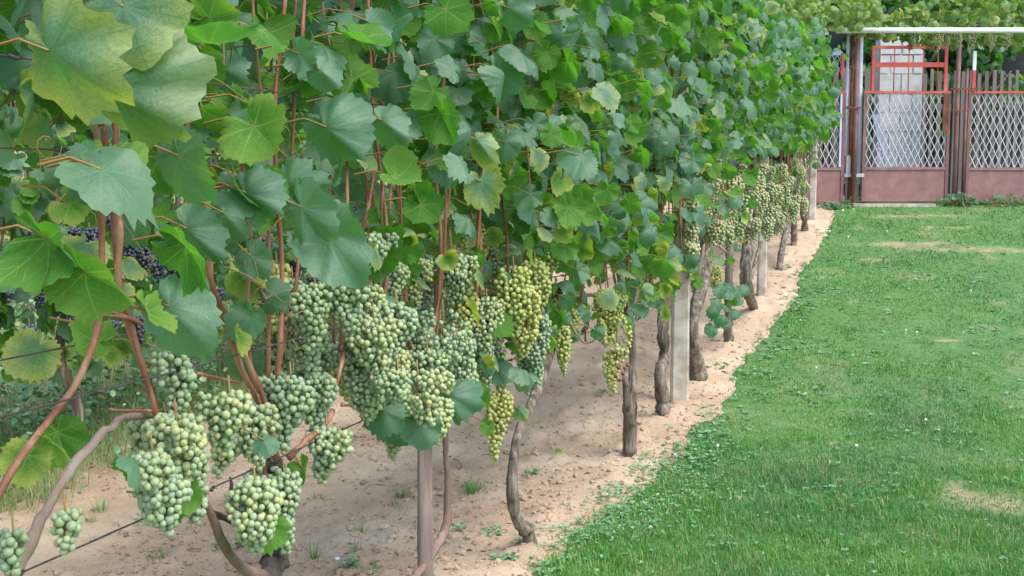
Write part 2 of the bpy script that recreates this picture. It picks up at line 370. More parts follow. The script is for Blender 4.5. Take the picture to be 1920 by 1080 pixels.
def scatter_cam(n, h0, h1, u0f, u1f):
    """feet spread with a density that falls with distance, across the width seen at each distance"""
    h = h0 * (h1 / h0) ** rng.random(n); u = u0f * h + (u1f - u0f) * h * rng.random(n)
    return u * UD[0] + h * HD[0], u * UD[1] + h * HD[1], h
x, y, h = scatter_cam(400000, 2.6, 15.2, -.12, .60)
bv = bare(x, y); keep = (x > edge_x(y) - .015) & (rng.random(len(x)) > bv * .93)
edge_d = x - edge_x(y); keep &= rng.random(len(x)) < np.clip(.25 + edge_d / .15, 0, 1)
x, y, h, bv = x[keep], y[keep], h[keep], bv[keep]; n = len(x)
pt = fbm(x * 1.3, y * 1.3, 3, 51); tuft = fbm(x * 6, y * 6, 3, 61); lush = np.clip((fbm(x * .8, y * .8, 2, 71) - .35) * 3, 0, 1)
L = (.012 + .040 * tuft ** 2 + .026 * rng.random(n) * lush + .012 * (h < 5) * rng.random(n)) * (1 - .5 * bv) * np.where(h < 4.5, 1.15, .95)
W = (.0010 + .0008 * rng.random(n)) * np.clip(h / 4.2, .9, 3.2)
B = np.stack([x, y, ground(x, y) - .004 + .012 * (fbm(x * 3, y * 3, 3, 8) - .5)], 1)
dry = np.clip((fbm(x * 4, y * 4, 3, 81) - .55) * 3.0, 0, 1) * (rng.random(n) < .5) * .8 + (rng.random(n) < .08) * .8
V, q, t, T = blades(B, L, W, rng.uniform(.2, 2.3, n), rng.random(n) * 6.28, np.stack([rng.random(n), np.clip((pt - .5) * 2.2 + .42 + .35 * np.exp(-((x - edge_x(y) - .25) / .3) ** 2) * (h > 4) - .30 * np.clip((5 - h) / 1.5, 0, 1) * np.clip((x - edge_x(y) - .25) * 3, 0, 1), 0, 1), np.clip(dry, 0, 1)], 1))
tag(mesh_np('grass', V, q, t, [M_GRASS], attrs={'tint': T}), 'short green grass blades of the path beside the vines', 'grass', None, 'stuff')
# weeds under the second row
x, y, h = scatter_cam(170000, 3.4, 17, -.62, .18)
keep = rng.random(len(x)) < weed_w(x, y) * np.clip(.3 + 1.4 * (fbm(x * 3, y * 3, 2, 91) - .3), 0, 1)
x, y, h = x[keep], y[keep], h[keep]; n = len(x)
B = np.stack([x, y, ground(x, y) - .01], 1)
V, q, t, T = blades(B, .05 + .20 * rng.random(n) ** 1.5, .0014 + .0012 * rng.random(n), rng.uniform(.1, 1.5, n), rng.random(n) * 6.28,
                    np.stack([rng.random(n), fbm(x * 2, y * 2, 2, 5), (rng.random(n) < .3) * .8], 1))
tag(mesh_np('weeds', V, q, t, [M_WEED], attrs={'tint': T}), 'tall half dry weeds growing behind the bare soil strip', 'weeds', None, 'stuff')
def leaflets(C, r, nrm, az, tint, k=7):
    n = len(C); nrm = nrm / np.linalg.norm(nrm, axis=1)[:, None]
    a = np.stack([np.cos(az), np.sin(az), np.zeros(n)], 1); a -= nrm * (a * nrm).sum(1)[:, None]; a /= np.linalg.norm(a, axis=1)[:, None]; b = np.cross(nrm, a)
    ph = np.arange(k) * 2 * math.pi / k
    V = C[:, None] + r[:, None, None] * (np.cos(ph)[None, :, None] * a[:, None] * 1. + np.sin(ph)[None, :, None] * b[:, None] * .8)
    V = np.concatenate([C[:, None] - nrm[:, None] * r[:, None, None] * .22, V], 1).reshape(-1, 3)
    base = np.arange(n)[:, None] * (k + 1); j = np.arange(k)
    t = np.stack([np.broadcast_to(base, (n, k)), base + 1 + j, base + 1 + (j + 1) % k], -1).reshape(-1, 3)
    return V, t, np.repeat(tint, k + 1, axis=0)
x, y, h = scatter_cam(52000, 2.7, 14, -.14, .48)
ed = x - edge_x(y)
dens = np.clip(1 - np.abs(ed - .06) / .30, 0, 1) * np.clip((fbm(x * 2.2, y * 2.2, 3, 101) - .36) * 5, 0, 1) * np.clip(1.5 - h / 9, .15, 1.) + .12 * np.clip((fbm(x * 1.5, y * 1.5, 3, 111) - .58) * 7, 0, 1) * (ed > 0) + .02 * (ed > 0)
keep = (ed > -.16) & (rng.random(len(x)) < dens); x, y, h = x[keep], y[keep], h[keep]; n = len(x)
c = np.stack([x, y, ground(x, y) + .004 + .024 * rng.random(n)], 1); az = rng.random(n) * 6.28; r = (.0035 + .005 * rng.random(n)) * np.clip(h / 4.5, 1, 2)
cs, azs = [], []
for k in range(3):
    a = az + k * 2.09; cs.append(c + np.stack([np.cos(a), np.sin(a), 0 * a], 1) * r[:, None] * .95); azs.append(a)
C = np.concatenate(cs); A = np.concatenate(azs); r3 = np.tile(r, 3)
nrm = np.stack([rng.normal(0, .3, 3 * n), rng.normal(0, .3, 3 * n), np.ones(3 * n)], 1)
V, t, T = leaflets(C, r3, nrm, A, np.stack([rng.random(3 * n), np.tile(fbm(x * 3, y * 3, 2, 7), 3), 0 * r3], 1))
tag(mesh_np('clover', V, None, t, [M_CLOV], attrs={'tint': T}), 'low blue green clover leaves along the edge of the grass', 'ground cover', None, 'stuff')
x, y, h = scatter_cam(52000, 3.6, 14, -.62, .1)
keep = rng.random(len(x)) < weed_w(x, y) * np.clip((fbm(x * 2.4, y * 2.4, 3, 131) - .42) * 5, 0, 1); x, y, h = x[keep], y[keep], h[keep]; n = len(x)
hh = .02 + .30 * rng.random(n) ** 1.4
V, t, T = leaflets(np.stack([x, y, ground(x, y) + hh], 1), rng.uniform(.008, .022, n), np.stack([rng.normal(0, .7, n), rng.normal(0, .7, n), np.ones(n)], 1), rng.random(n) * 6.28, np.stack([rng.random(n), fbm(x * 2, y * 2, 2, 6), (rng.random(n) < .12) * .8], 1))
tag(mesh_np('weed_leaves', V, None, t, [M_CLOV], attrs={'tint': T}), 'broad leaved weeds mixed with the tall grass under the second row', 'weeds', None, 'stuff')
# clods
def ico(sub):
    t = (1 + 5 ** .5) / 2
    v = [(-1, t, 0), (1, t, 0), (-1, -t, 0), (1, -t, 0), (0, -1, t), (0, 1, t), (0, -1, -t), (0, 1, -t), (t, 0, -1), (t, 0, 1), (-t, 0, -1), (-t, 0, 1)]
    f = [(0, 11, 5), (0, 5, 1), (0, 1, 7), (0, 7, 10), (0, 10, 11), (1, 5, 9), (5, 11, 4), (11, 10, 2), (10, 7, 6), (7, 1, 8), (3, 9, 4), (3, 4, 2), (3, 2, 6), (3, 6, 8), (3, 8, 9), (4, 9, 5), (2, 4, 11), (6, 2, 10), (8, 6, 7), (9, 8, 1)]
    v = [np.array(a) / np.linalg.norm(a) for a in v]
    for _ in range(sub):
        c = {}; nf = []
        def mid(a, b):
            k = (min(a, b), max(a, b))
            if k not in c: m = v[a] + v[b]; v.append(m / np.linalg.norm(m)); c[k] = len(v) - 1
            return c[k]
        for a, b, d in f:
            x1, y1, z1 = mid(a, b), mid(b, d), mid(d, a); nf += [(a, x1, z1), (b, y1, x1), (d, z1, y1), (x1, y1, z1)]
        f = nf
    return np.array(v), np.array(f)
ICO = [ico(0), ico(1), ico(2)]
def lumps(P, r, sub=1, squash=.7, rough=.35):
    v, f = ICO[sub]; n = len(P); k = len(v)
    D = 1 + rough * (rng.random((n, k)) - .5) * 2
    S = np.stack([1 + .4 * rng.random(n), 1 - .2 * rng.random(n), squash + .2 * rng.random(n)], 1)
    az = rng.random(n) * 6.28; vv = v[None] * D[..., None] * S[:, None] * r[:, None, None]
    x_ = vv[..., 0] * np.cos(az)[:, None] - vv[..., 1] * np.sin(az)[:, None]; y_ = vv[..., 0] * np.sin(az)[:, None] + vv[..., 1] * np.cos(az)[:, None]
    V = (P[:, None] + np.stack([x_, y_, vv[..., 2]], -1)).reshape(-1, 3)
    F = (f[None] + (np.arange(n) * k)[:, None, None]).reshape(-1, 3); return V, F
x, y, h = scatter_cam(34000, 2.7, 14, -.46, .25)
keep = (x < edge_x(y) + .03) & (x > -3.6) & (rng.random(len(x)) < np.clip((fbm(x * 2.5, y * 2.5, 3, 121) - .36) * 4, .05, 1) + .4 * np.exp(-((x + 1.2) / .15) ** 2))
x, y, h = x[keep], y[keep], h[keep]; n = len(x)
r = .0018 + .011 * rng.random(n) ** 6 + .002 * rng.random(n)
P = np.stack([x, y, ground(x, y) + soil_relief(x, y) + .02 * np.exp(-((x + X0) / .16) ** 2) + r * .2], 1)
V, t = lumps(P, r); tag(mesh_np('soil_clods', V, None, t, [M_SOIL], smooth=False), 'small crumbs and clods of dry tan soil', 'soil clods', None, 'stuff')
x, y, h = scatter_cam(1500, 2.7, 13, -.46, .2); keep = (x < edge_x(y)) & (x > -3.2) & (rng.random(len(x)) < .5); x, y, h = x[keep], y[keep], h[keep]; n = len(x)
V, t, T = leaflets(np.stack([x, y, ground(x, y) + soil_relief(x, y) + .02 * np.exp(-((x + X0) / .16) ** 2) + .005], 1), rng.uniform(.004, .013, n), np.stack([rng.normal(0, .4, n), rng.normal(0, .4, n), np.ones(n)], 1), rng.random(n) * 6.28, np.stack([rng.random(n), rng.random(n), .75 + .25 * rng.random(n)], 1), 6)
M_LIT = mat_blade('dry_litter', [(.2, (.16, .10, .05)), (.8, (.30, .22, .10))], dry=(.20, .12, .07), tf=.05)
tag(mesh_np('leaf_litter', V, None, t, [M_LIT], attrs={'tint': T}), 'scraps of dry brown leaf litter on the soil', 'leaf litter', None, 'stuff')
def gz(x, y): return float(ground(x, y) + soil_relief(np.array(x), np.array(y)))

# ------------------------------------------------------------------ leaves
RP = np.radians([0, 14, 27, 40, 54, 68, 82, 96, 112, 128, 145, 160, 172, 180]); RV = np.array([1, .88, .72, .78, .88, .78, .62, .70, .74, .64, .60, .54, .36, .07])
def leaf_templates(n_out, rings, k, seed, near):
    r_ = np.random.default_rng(seed); T = []
    for _ in range(k):
        ph = np.linspace(-math.pi, math.pi, n_out, endpoint=False) + math.pi / n_out
        lob = r_.uniform(.0, .75) if near else r_.uniform(.3, 1.05); base = np.interp(np.abs(ph), RP, RV); full = np.interp(np.abs(ph), np.radians([0, 50, 110, 160, 180]), [1, .88, .74, .56, .10])
        rr = full + (base - full) * lob; rr *= 1 + .04 * r_.normal(size=n_out)
        rr *= 1 + .036 * np.where(np.arange(n_out) % 2 == 0, 1, -1) * r_.uniform(.3, 2.2, n_out)
        fold = r_.uniform(.05, .75); droop = r_.uniform(.1, .85); cup = r_.uniform(-.25, .35); wv = r_.uniform(.03, .11); f1, f2 = r_.integers(3, 7), r_.uniform(0, 6.28)
        P = [(0, 0, 0, 0)]; ka, kb, kc = r_.normal(0, 3.2, (5, 2)), r_.uniform(0, 6.28, 5), r_.uniform(.2, 1, 5) * .038; cu, ca = r_.uniform(-1.2, 2.2), r_.uniform(-3.1, 3.1)
        for t in rings:
            x = rr * t * np.sin(ph); y = rr * t * np.cos(ph)
            z = -fold * np.abs(x) * (1 - .3 * np.abs(x)) - droop * np.clip(y, 0, 2) ** 2 * .7 - droop * .3 * np.clip(-y, 0, 1) + cup * (x * x + y * y) * .5 + wv * t * t * np.sin(f1 * ph + f2) + .015 * t * r_.normal(size=n_out)
            for (k1, k2), k3, k4 in zip(ka, kb, kc): z = z + k4 * (np.sin(k1 * x + k2 * y + k3) - math.sin(k3))
            z = z - cu * max(t - .45, 0) ** 2 * np.clip(np.cos(ph - ca), 0, 1) * 1.2
            P += list(zip(x, y, z, np.full(n_out, t)))
        T.append(np.array(P))
    tris = [[0, 1 + j, 1 + (j + 1) % n_out] for j in range(n_out) if j != n_out - 1 or True]
    quads = [[1 + a * n_out + j, 1 + (a + 1) * n_out + j, 1 + (a + 1) * n_out + (j + 1) % n_out, 1 + a * n_out + (j + 1) % n_out] for a in range(len(rings) - 1) for j in range(n_out)]
    # winding: make the upper side (+z) the front
    return T, np.array(quads), np.array([t[::-1] for t in tris])
LT = {0: leaf_templates(52, (.3, .62, .85, 1.), 20, 1, True), 1: leaf_templates(30, (.45, .8, 1.), 14, 2, True), 2: leaf_templates(16, (.55, 1.), 10, 3, False)}
# the windings are checked once so that +z is the front face
for k_, (T_, q_, t_) in LT.items():
    v = T_[0][:, :3].copy(); v[:, 2] = 0
    def nz_(f): return np.cross(v[f[1]] - v[f[0]], v[f[2]] - v[f[0]])[2]
    if nz_(q_[0]) < 0: q_ = q_[:, ::-1]
    if nz_(t_[0]) < 0: t_ = t_[:, ::-1]
    LT[k_] = (T_, q_, t_)
def unit(a): return a / (np.linalg.norm(a, axis=-1, keepdims=True) + 1e-9)
def add_leaves(mb, J, T, N, L, tint, lod=1, which=None, m=0, xs=None):
    J, T, N = map(lambda a: np.asarray(a, float).reshape(-1, 3), (J, T, N)); L = np.atleast_1d(L); tint = np.asarray(tint, float).reshape(-1, 3)
    T = unit(T); N = unit(N - T * (N * T).sum(1)[:, None]); S = np.cross(T, N)
    temps, q, t = LT[lod]; n = len(J)
    if n == 0: return
    idx = rng.integers(0, len(temps), n) if which is None else np.asarray(which)
    A = np.stack(temps)[idx]; xs = np.ones(n) if xs is None else np.asarray(xs)
    V = J[:, None] + L[:, None, None] * (A[..., 0:1] * xs[:, None, None] * S[:, None] + A[..., 1:2] * T[:, None] + A[..., 2:3] * N[:, None])
    k = A.shape[1]; off = (np.arange(n) * k)[:, None, None]
    mb.add(V.reshape(-1, 3), (q[None] + off).reshape(-1, 4), (t[None] + off).reshape(-1, 3), m=m,
           lc=np.stack([A[..., 0], A[..., 1], A[..., 3]], -1).reshape(-1, 3), tint=np.repeat(tint, k, axis=0))
def add_petioles(mb, J, E, r=.0014, m=1):
    for a, b in zip(J, E):
        mid = (a + b) / 2 + np.array([0, 0, .012]); mb.tube([a, mid, b], [r * .9, r, r * 1.2], 4, m=m, cap=False)

# ------------------------------------------------------------------ grape bunches
def bunch_mesh(name, W, Hh, berry, mat, parent, loc, sub=1, loose=0., rot=0, tilt=0., seed=0, name2='stalk'):
    """a hanging bunch: berries packed along a shouldered cone; loc = top of the bunch"""
    r_ = np.random.default_rng(seed); P = []; rad = []
    tries = 0; target = 260
    pts = np.zeros((0, 3))
    while tries < 2600 and len(P) < target:
        tries += 1; t = r_.random() ** .8; wing = r_.random() < .2
        Rt = W / 2 * np.interp(t, [0, .12, .35, .65, 1], [.55, .95, 1., .72, .28]); a = r_.random() * 6.283
        rr = max(Rt - berry, .001) * (r_.random() ** .28)
        c = np.array([rr * math.cos(a), rr * math.sin(a), -t * (Hh - berry)])
        c[0] += W * .10 * math.sin(t * 7 + seed)
        if wing: c = np.array([W * .48 * (1 if seed % 2 else -1) + W * .2 * (r_.random() - .5), W * .3 * (r_.random() - .5), -Hh * (.04 + .34 * r_.random())])
        br = berry * r_.uniform(.76, 1.12)
        if len(P) and (np.linalg.norm(pts - c, axis=1) < br * (1.72 + loose)).any(): continue
        P.append(c); rad.append(br); pts = np.array(P)
    P = np.array(P); rad = np.array(rad)
    if len(P) > 3:
        for _ in range(1):
            dm = np.linalg.norm(P[:, None] - P[None], axis=2) + np.eye(len(P)) * 9; ok = (dm < (rad[:, None] + rad[None]) * 1.3).sum(1) >= 2
            if ok.sum() > 3: P, rad = P[ok], rad[ok]
    P[:, 0] += -P[:, 2] * math.tan(tilt)
    ca, sa = math.cos(rot), math.sin(rot); P = np.stack([P[:, 0] * ca - P[:, 1] * sa, P[:, 0] * sa + P[:, 1] * ca, P[:, 2]], 1)
    v, f = ICO[sub]; n = len(P); k = len(v)
    V = (P[:, None] + v[None] * rad[:, None, None] * np.array([1, 1, 1.06])).reshape(-1, 3) + np.asarray(loc)
    F = (f[None] + (np.arange(n) * k)[:, None, None]).reshape(-1, 3)
    rb = np.repeat(r_.random(n) * .7 + .3 * np.clip(.5 + P[:, 0] / W, 0, 1), k)
    o = mesh_np(name, V, None, F, [mat], parent, {'rb': rb})
    mb = MB(); top = np.asarray(loc); mb.tube([top + (0, 0, .03), top + (.002, 0, 0), top + (0, 0, -Hh * .6)], .0018, 5)
    s = mb.build(name2, M_STEM, None); s.parent = o; s.data.transform(__import__('mathutils').Matrix.Translation(-Vector(parent.location if parent else (0, 0, 0))))
    return o

# ------------------------------------------------------------------ the front row of vines
GAP = 0.0
# px where each trunk meets the ground, and what tells it from the others
VINES = [
 (-260, 'grape vine at the left edge, only its old curved cane and lowest bunch showing'),
 (515, 'nearest grape vine, dark stump at the bottom edge hung with big green bunches'),
 (800, 'grape vine with a smooth brown stem crossing in front of the square wooden stake'),
 (985, 'vine with curved grey trunk and knobbly foot, long yellowish bunches above it'),
 (1180, 'grape vine with split grey trunk and one yellow green bunch with rotten brown berries'),
 (1243, 'short wavy vine trunk standing directly left of the thick concrete post'),
 (1308, 'leaning vine trunk with swollen pale foot just right of the thick concrete post'),
 (1365, 'low vine whose stem sprouts a tuft of blue green leaves near the ground'),
 (1408, 'thick gnarled grey vine trunk right behind the leafy sprouting one'),
 (1462, 'thin slanting vine trunk between the second and the last concrete post'),
 (1488, 'small vine trunk beside a reddish leaf far down the row'),
 (1508, 'last vine trunk of the row, close beside the last concrete post'),
]
VY = [row_y(p) for p, _ in VINES]; VY[0] = VY[1] - .85
roots = []
for i, ((px, lab), yy) in enumerate(zip(VINES, VY)):
    roots.append(empty('grape_vine', (-X0, yy, gz(-X0, yy)), lab, 'grape vine', 'vines of the front row'))
BND = [-9] + [(a + b) / 2 for a, b in zip(VY[:-1], VY[1:])] + [99]
def vine_at(y):
    for i in range(len(roots)):
        if y < BND[i + 1]: return i
    return len(roots) - 1
def px_path(pts, n, offs=None):
    P = [row_pt(a, b, 0 if offs is None else offs[k]) for k, (a, b) in enumerate(pts)]
    return smooth_path(P, n)
def trunk(i, pts, r, mat=None, name='trunk', n=40, offs=None, lump=.16, foot=None):
    P = px_path(pts, n, offs); P += rng.normal(0, .0015, P.shape)
    r = np.interp(np.linspace(0, 1, n), np.linspace(0, 1, len(r)), r) * (1 + .12 * np.sin(np.linspace(0, 14, n) + i) + .06 * rng.normal(size=n))
    if name == 'trunk': r = r * (1 + .35 * np.exp(-np.arange(n) / 2.2)) * (1 + .10 * (rng.random(n) < .12))
    mb = MB(); mb.tube(P, r, 22, lump=lump, ridge=.13 if mat in (None, M_BARK, M_BARK_DK) else .03)
    if foot is not None:
        v, f = ICO[2]; mb.add(v * (1 + .25 * (rng.random((len(v), 1)) - .5)) * foot[2] + row_pt(foot[0], foot[1], 0), None, f)
    return mb.build(name, mat or M_BARK, roots[i])
trunk(1, [(520, 1240), (512, 1150), (508, 1080), (518, 1040), (515, 960), (520, 900), (512, 865)], [.024, .023, .022, .025, .017, .02, .016], M_BARK_DK)
trunk(1, [(500, 1085), (450, 1060), (415, 1012), (392, 955), (366, 912)], [.012, .011, .008, .008, .006], M_SMOOTH, 'old_cane', 14, (0, .02, .05, .06, .06))
trunk(1, [(432, 975), (436, 940), (430, 895)], [.008, .007, .002], M_BARK_DK, 'spur', 8, (0, 0, 0))
trunk(1, [(398, 962), (425, 975), (470, 985), (505, 1000)], [.006, .006, .009, .012], M_BARK_DK, 'spur', 10, (.05, .02, 0, 0))
trunk(1, [(540, 860), (565, 835), (600, 805), (625, 770)], [.008, .0065, .006, .006], M_CANE, 'cane', 10, (0, .02, .03, .03))
trunk(2, [(760, 1105), (790, 1065), (822, 1020), (838, 975), (840, 900), (836, 840), (836, 780), (830, 700)], [.018, .013, .012, .0115, .0085, .008, .008, .009], M_SMOOTH)
trunk(3, [(992, 1030), (990, 1000), (975, 985), (962, 940), (960, 880), (975, 800), (1003, 740), (1030, 650), (1042, 580), (1040, 540)], [.022, .022, .019, .017, .0155, .0155, .018, .02, .023, .022], M_BARK, foot=(988, 990, .026))
trunk(4, [(1182, 872), (1181, 830), (1182, 760), (1186, 680), (1182, 610), (1165, 550), (1160, 510)], [.030, .028, .026, .018, .014, .013, .012], M_BARK)
trunk(4, [(1186, 800), (1176, 760), (1172, 720), (1176, 680)], [.010, .014, .012, .007], M_BARK, 'split_stub', 12, (.02, .02, .02, .01))
trunk(5, [(1243, 775), (1243, 745), (1238, 700), (1246, 665), (1243, 620), (1248, 570), (1250, 510), (1248, 480)], [.032, .029, .027, .03, .025, .032, .029, .028], M_BARK)
trunk(6, [(1308, 705), (1306, 680), (1300, 640), (1302, 590), (1318, 530), (1324, 470), (1326, 440)], [.045, .038, .026, .028, .034, .036, .04], M_BARK, foot=(1308, 688, .042))
trunk(7, [(1366, 655), (1365, 600), (1366, 550), (1367, 500), (1368, 440)], [.03, .026, .026, .028, .024], M_BARK)
trunk(8, [(1412, 615), (1413, 580), (1400, 540), (1398, 500), (1404, 440), (1398, 415)], [.045, .034, .036, .045, .05, .055], M_BARK, foot=(1412, 596, .04))
trunk(8, [(1406, 530), (1422, 470), (1438, 430), (1442, 380)], [.012, .012, .014, .012], M_BARK, 'arm', 12)
trunk(9, [(1460, 528), (1463, 490), (1470, 450), (1480, 410)], [.032, .026, .028, .034], M_BARK)
trunk(10, [(1488, 465), (1489, 440), (1487, 410), (1486, 380)], [.034, .030, .036, .036], M_BARK)
trunk(11, [(1509, 437), (1509, 420), (1507, 400), (1506, 375)], [.036, .033, .036, .034], M_BARK)
# the old curved cane at the left edge
trunk(0, [(20, 1090), (60, 1010), (100, 930), (140, 868), (195, 812), (240, 782), (300, 776)], [.010, .009, .008, .0075, .007, .007, .006], M_CANE_OLD, 'old_cane', 26, [0.02] * 7, .1)

# arms tied along the wire, and shoots
for i in range(len(roots)):
    y0 = VY[i]; gz_ = float(ground(-X0, y0)); y1 = VY[i + 1] if i + 1 < len(VY) else y0 + .7
    P = smooth_path([(-X0, y0, gz_ + .62), (-X0 + .01, y0 + .12, gz_ + .80), (-X0 - .02, (y0 + y1) / 2, gz_ + .80), (-X0, y1 - .05, gz_ + .70)], 16)
    if i >= 2: mb = MB(); mb.tube(P + rng.normal(0, .003, P.shape), np.linspace(.011, .006, 16), 8, lump=.2); mb.build('arm', M_CANE_OLD, roots[i])
def shoot(P, r0, r1, parent, n=30, mat=None):
    P = smooth_path(P, n); s = np.concatenate([[0], np.cumsum(np.linalg.norm(np.diff(P, axis=0), axis=1))])
    r = np.interp(s, [0, s[-1]], [r0, r1]) * (1 + .35 * np.exp(-(((s + .03) % .085 - .04) / .006) ** 2))
    mb = MB(); mb.tube(P, r, 8, lump=.05); return mb.build('cane', mat or M_CANE, parent)
CANES = [  # seen one by one: pixel path, radius, offset from the plane of the row
 ([(308, 815), (285, 740), (258, 660), (232, 580), (218, 480), (210, 380), (190, 200), (180, 20)], .006, .02),
 ([(296, 790), (268, 690), (245, 610), (222, 530), (226, 440), (220, 360), (215, 180), (230, -20)], .0055, .04),
 ([(520, 860), (498, 760), (452, 650), (402, 545), (378, 450), (372, 300)], .006, .05),
 ([(508, 800), (480, 745), (452, 690), (428, 620), (398, 540), (390, 420), (352, 260), (368, 130), (386, -10)], .006, .03),
 ([(-30, 980), (30, 870), (110, 765), (148, 710), (183, 615), (190, 500), (190, 395), (183, 260), (150, 120), (128, -10)], .0058, .07),
 ([(622, 752), (636, 700), (648, 640), (652, 580), (640, 480), (600, 380)], .005, .05),
 ([(786, 690), (803, 650), (816, 600), (824, 530), (826, 440), (818, 330), (820, 200)], .0055, .08),
 ([(520, 720), (527, 610), (528, 480), (520, 380), (515, 235), (521, 120), (536, -10)], .0055, .03),
 ([(497, 905), (496, 860), (500, 800), (470, 690), (470, 500), (545, 300), (550, 60), (556, -10)], .0045, 0),
 ([(715, 600), (728, 480), (720, 380), (700, 200), (690, 0)], .005, .03), ([(690, 560), (700, 450), (690, 360), (640, 100)], .004, 0), ([(900, 560), (901, 480), (898, 400), (880, 200)], .005, .03),
 ([(952, 510), (950, 440), (940, 360), (930, 150)], .004, .06), ([(847, 590), (846, 470), (842, 380), (850, 150)], .0045, -.02), ([(565, 140), (567, 60), (572, -20)], .005, .04),
 ([(675, 450), (688, 400), (700, 330), (730, 100)], .004, .02), ([(712, 460), (716, 380), (722, 320)], .004, .02), ([(735, 480), (731, 380), (740, 300)], .0045, -.02), ([(985, 470), (988, 400), (995, 300)], .004, .04),
 ([(1098, 640), (1096, 600), (1080, 570)], .004, .08), ([(1160, 560), (1150, 500), (1152, 400)], .006, .02), ([(1180, 540), (1178, 470), (1182, 380)], .005, .02), ([(1278, 480), (1275, 400), (1285, 340)], .006, .1),
]
for pts, r, off in CANES:
    P = [row_pt(a, b, off + .012 * math.sin(k * 2.1)) for k, (a, b) in enumerate(pts)]; shoot(P, r, r * .7, roots[vine_at(P[0][1])])
for pts in ([(300, 770), (230, 770), (205, 767)], [(640, 760), (760, 755), (905, 735)], [(180, 590), (250, 600), (330, 650)], [(190, 580), (260, 600)], [(370, 700), (450, 718)], [(1040, 560), (1090, 640), (1120, 636), (1150, 632)]):
    P = [row_pt(a, b, .04) for a, b in pts]; shoot(P, .0032, .002, roots[vine_at(P[0][1])], 12)
for i in range(1, len(roots)):
    y0 = VY[i] - .05; y1 = VY[i + 1] if i + 1 < len(VY) else y0 + .7; k = 9 if i < 7 else 8
    for j in range(k):
        y = y0 + (y1 - y0) * (j + R.random()) / k; x = -X0 + R.uniform(-.06, .05); z = float(ground(x, y)) + .78; top = R.uniform(1.9, 2.35 if i < 7 else 2.05) - .78
        P = [(x, y, z)]
        for s in (.3, .6, 1.): P.append((x + R.uniform(-.05, .05) * (1 + s), y + R.uniform(-.06, .09) * (1 + s), z + top * s))
        shoot(P, R.uniform(.0035, .005), .002, roots[i], 18)

# ---- foliage: random leaves
def canopy_bottom(y):
    px = proj((-X0, y, float(ground(-X0, y)) + 1))[0]
    return np.interp(px, [200, 540, 620, 800, 900, 1000, 1100, 1200, 1260, 1300, 1340, 1400, 1450, 1500, 1560], [1.30, 1.27, 1.14, 1.12, 1.06, 1.00, .94, .88, .93, 1.26, 1.30, 1.28, 1.20, 1.05, .95])
def leaf_set(n, y0, y1, xc, xs, zb, zt, face, size, yel=.12, backness=.35):
    y = rng.uniform(y0, y1, n); z = zb + (zt - zb) * rng.random(n); side = rng.random(n)
    x = xc + face * (rng.normal(0, xs * .45, n) + xs * (.55 - side * 1.))
    J = np.stack([x, y, z], 1)
    out_ = np.stack([np.full(n, float(face)), rng.normal(-.15, .6, n), rng.uniform(.2, 1.7, n)], 1) + rng.normal(0, .25, (n, 3))
    flip = rng.random(n) < backness
    out_[flip] = np.stack([rng.normal(-.5 * face, .5, flip.sum()), rng.normal(.55, .5, flip.sum()), rng.uniform(.0, 1., flip.sum())], 1)
    T = np.stack([rng.normal(.25 * face, .4, n), rng.normal(-.1, .6, n), rng.uniform(-1.3, -.15, n)], 1)
    L = size * rng.uniform(.62, 1.18, n)
    yl = np.where(rng.random(n) < yel, rng.uniform(.4, 1., n), rng.uniform(0, .08, n))
    return J, T, out_, L, np.stack([rng.random(n), yl, rng.random(n)], 1)
ys_step = .2
fol = [MB() for _ in roots]
y = .55
while y < VY[-1] + .75:
    i = vine_at(y + .1); gr = float(ground(-X0, y)); px = proj((-X0, y, gr + 1))[0]
    bot = gr + float(canopy_bottom(y)); top = gr + 2.22 + .12 * math.sin(y * 3.1) - .26 * min(max((px - 1330) / 130, 0), 1)
    lod = 0 if px < 900 else (1 if px < 1330 else 2)
    if px < 560: n, off, bk = 62, -.10, .36
    elif px < 760: n, off, bk = 68, -.04, .32
    else: n, off, bk = 112, 0., .32
    J, T, N, L, ti = leaf_set(n, y, y + ys_step, -X0 + off, .24, bot, top + .05, 1, .061 if px < 900 else .065, .10, bk)
    ragged = rng.random(n) < .5 + (J[:, 2] - bot) / .25
    if 1180 < px < 1330:
        pp = [proj(q_) for q_ in J]; ragged &= np.array([not (1258 < a_ < 1302 and 325 < b_) for a_, b_ in pp])
    J, T, N, L, ti = (a[ragged] for a in (J, T, N, L, ti))
    add_leaves(fol[i], J, T, N, L, ti, lod)
    if lod < 2:
        E = J.copy(); E[:, 0] = -X0 + rng.uniform(-.05, .05, len(J)); E[:, 2] += rng.uniform(-.03, .05, len(J)); E[:, 1] += rng.uniform(-.04, .04, len(J))
        E = J + unit(E - J) * np.minimum(np.linalg.norm(E - J, axis=1), .10)[:, None]; add_petioles(fol[i], J, E)
    # back half
    J, T, N, L, ti = leaf_set(10 if px < 760 else 22, y, y + ys_step, -X0 - .16, .16, bot + .05, top, -1, .08, .1, .3); add_leaves(fol[i], J, T, N, L, ti, 2)
    # a few small leaves among the bunches
    k = (5 if px < 700 else 9) if px < 1270 else 3
    J, T, N, L, ti = leaf_set(k, y, y + ys_step, -X0 + .02, .16, gr + (.80 if px < 700 else .66), bot + .05, 1, .05, .3, .5); add_leaves(fol[i], J, T, N, L, ti, min(lod, 1))
    # straggling shoots above
    J, T, N, L, ti = leaf_set(12 if px < 1000 else 16, y, y + ys_step, -X0, .2, top, top + .22, 1, .06, .15, .5); add_leaves(fol[i], J, T, N, L, ti, max(lod, 1))
    y += ys_step
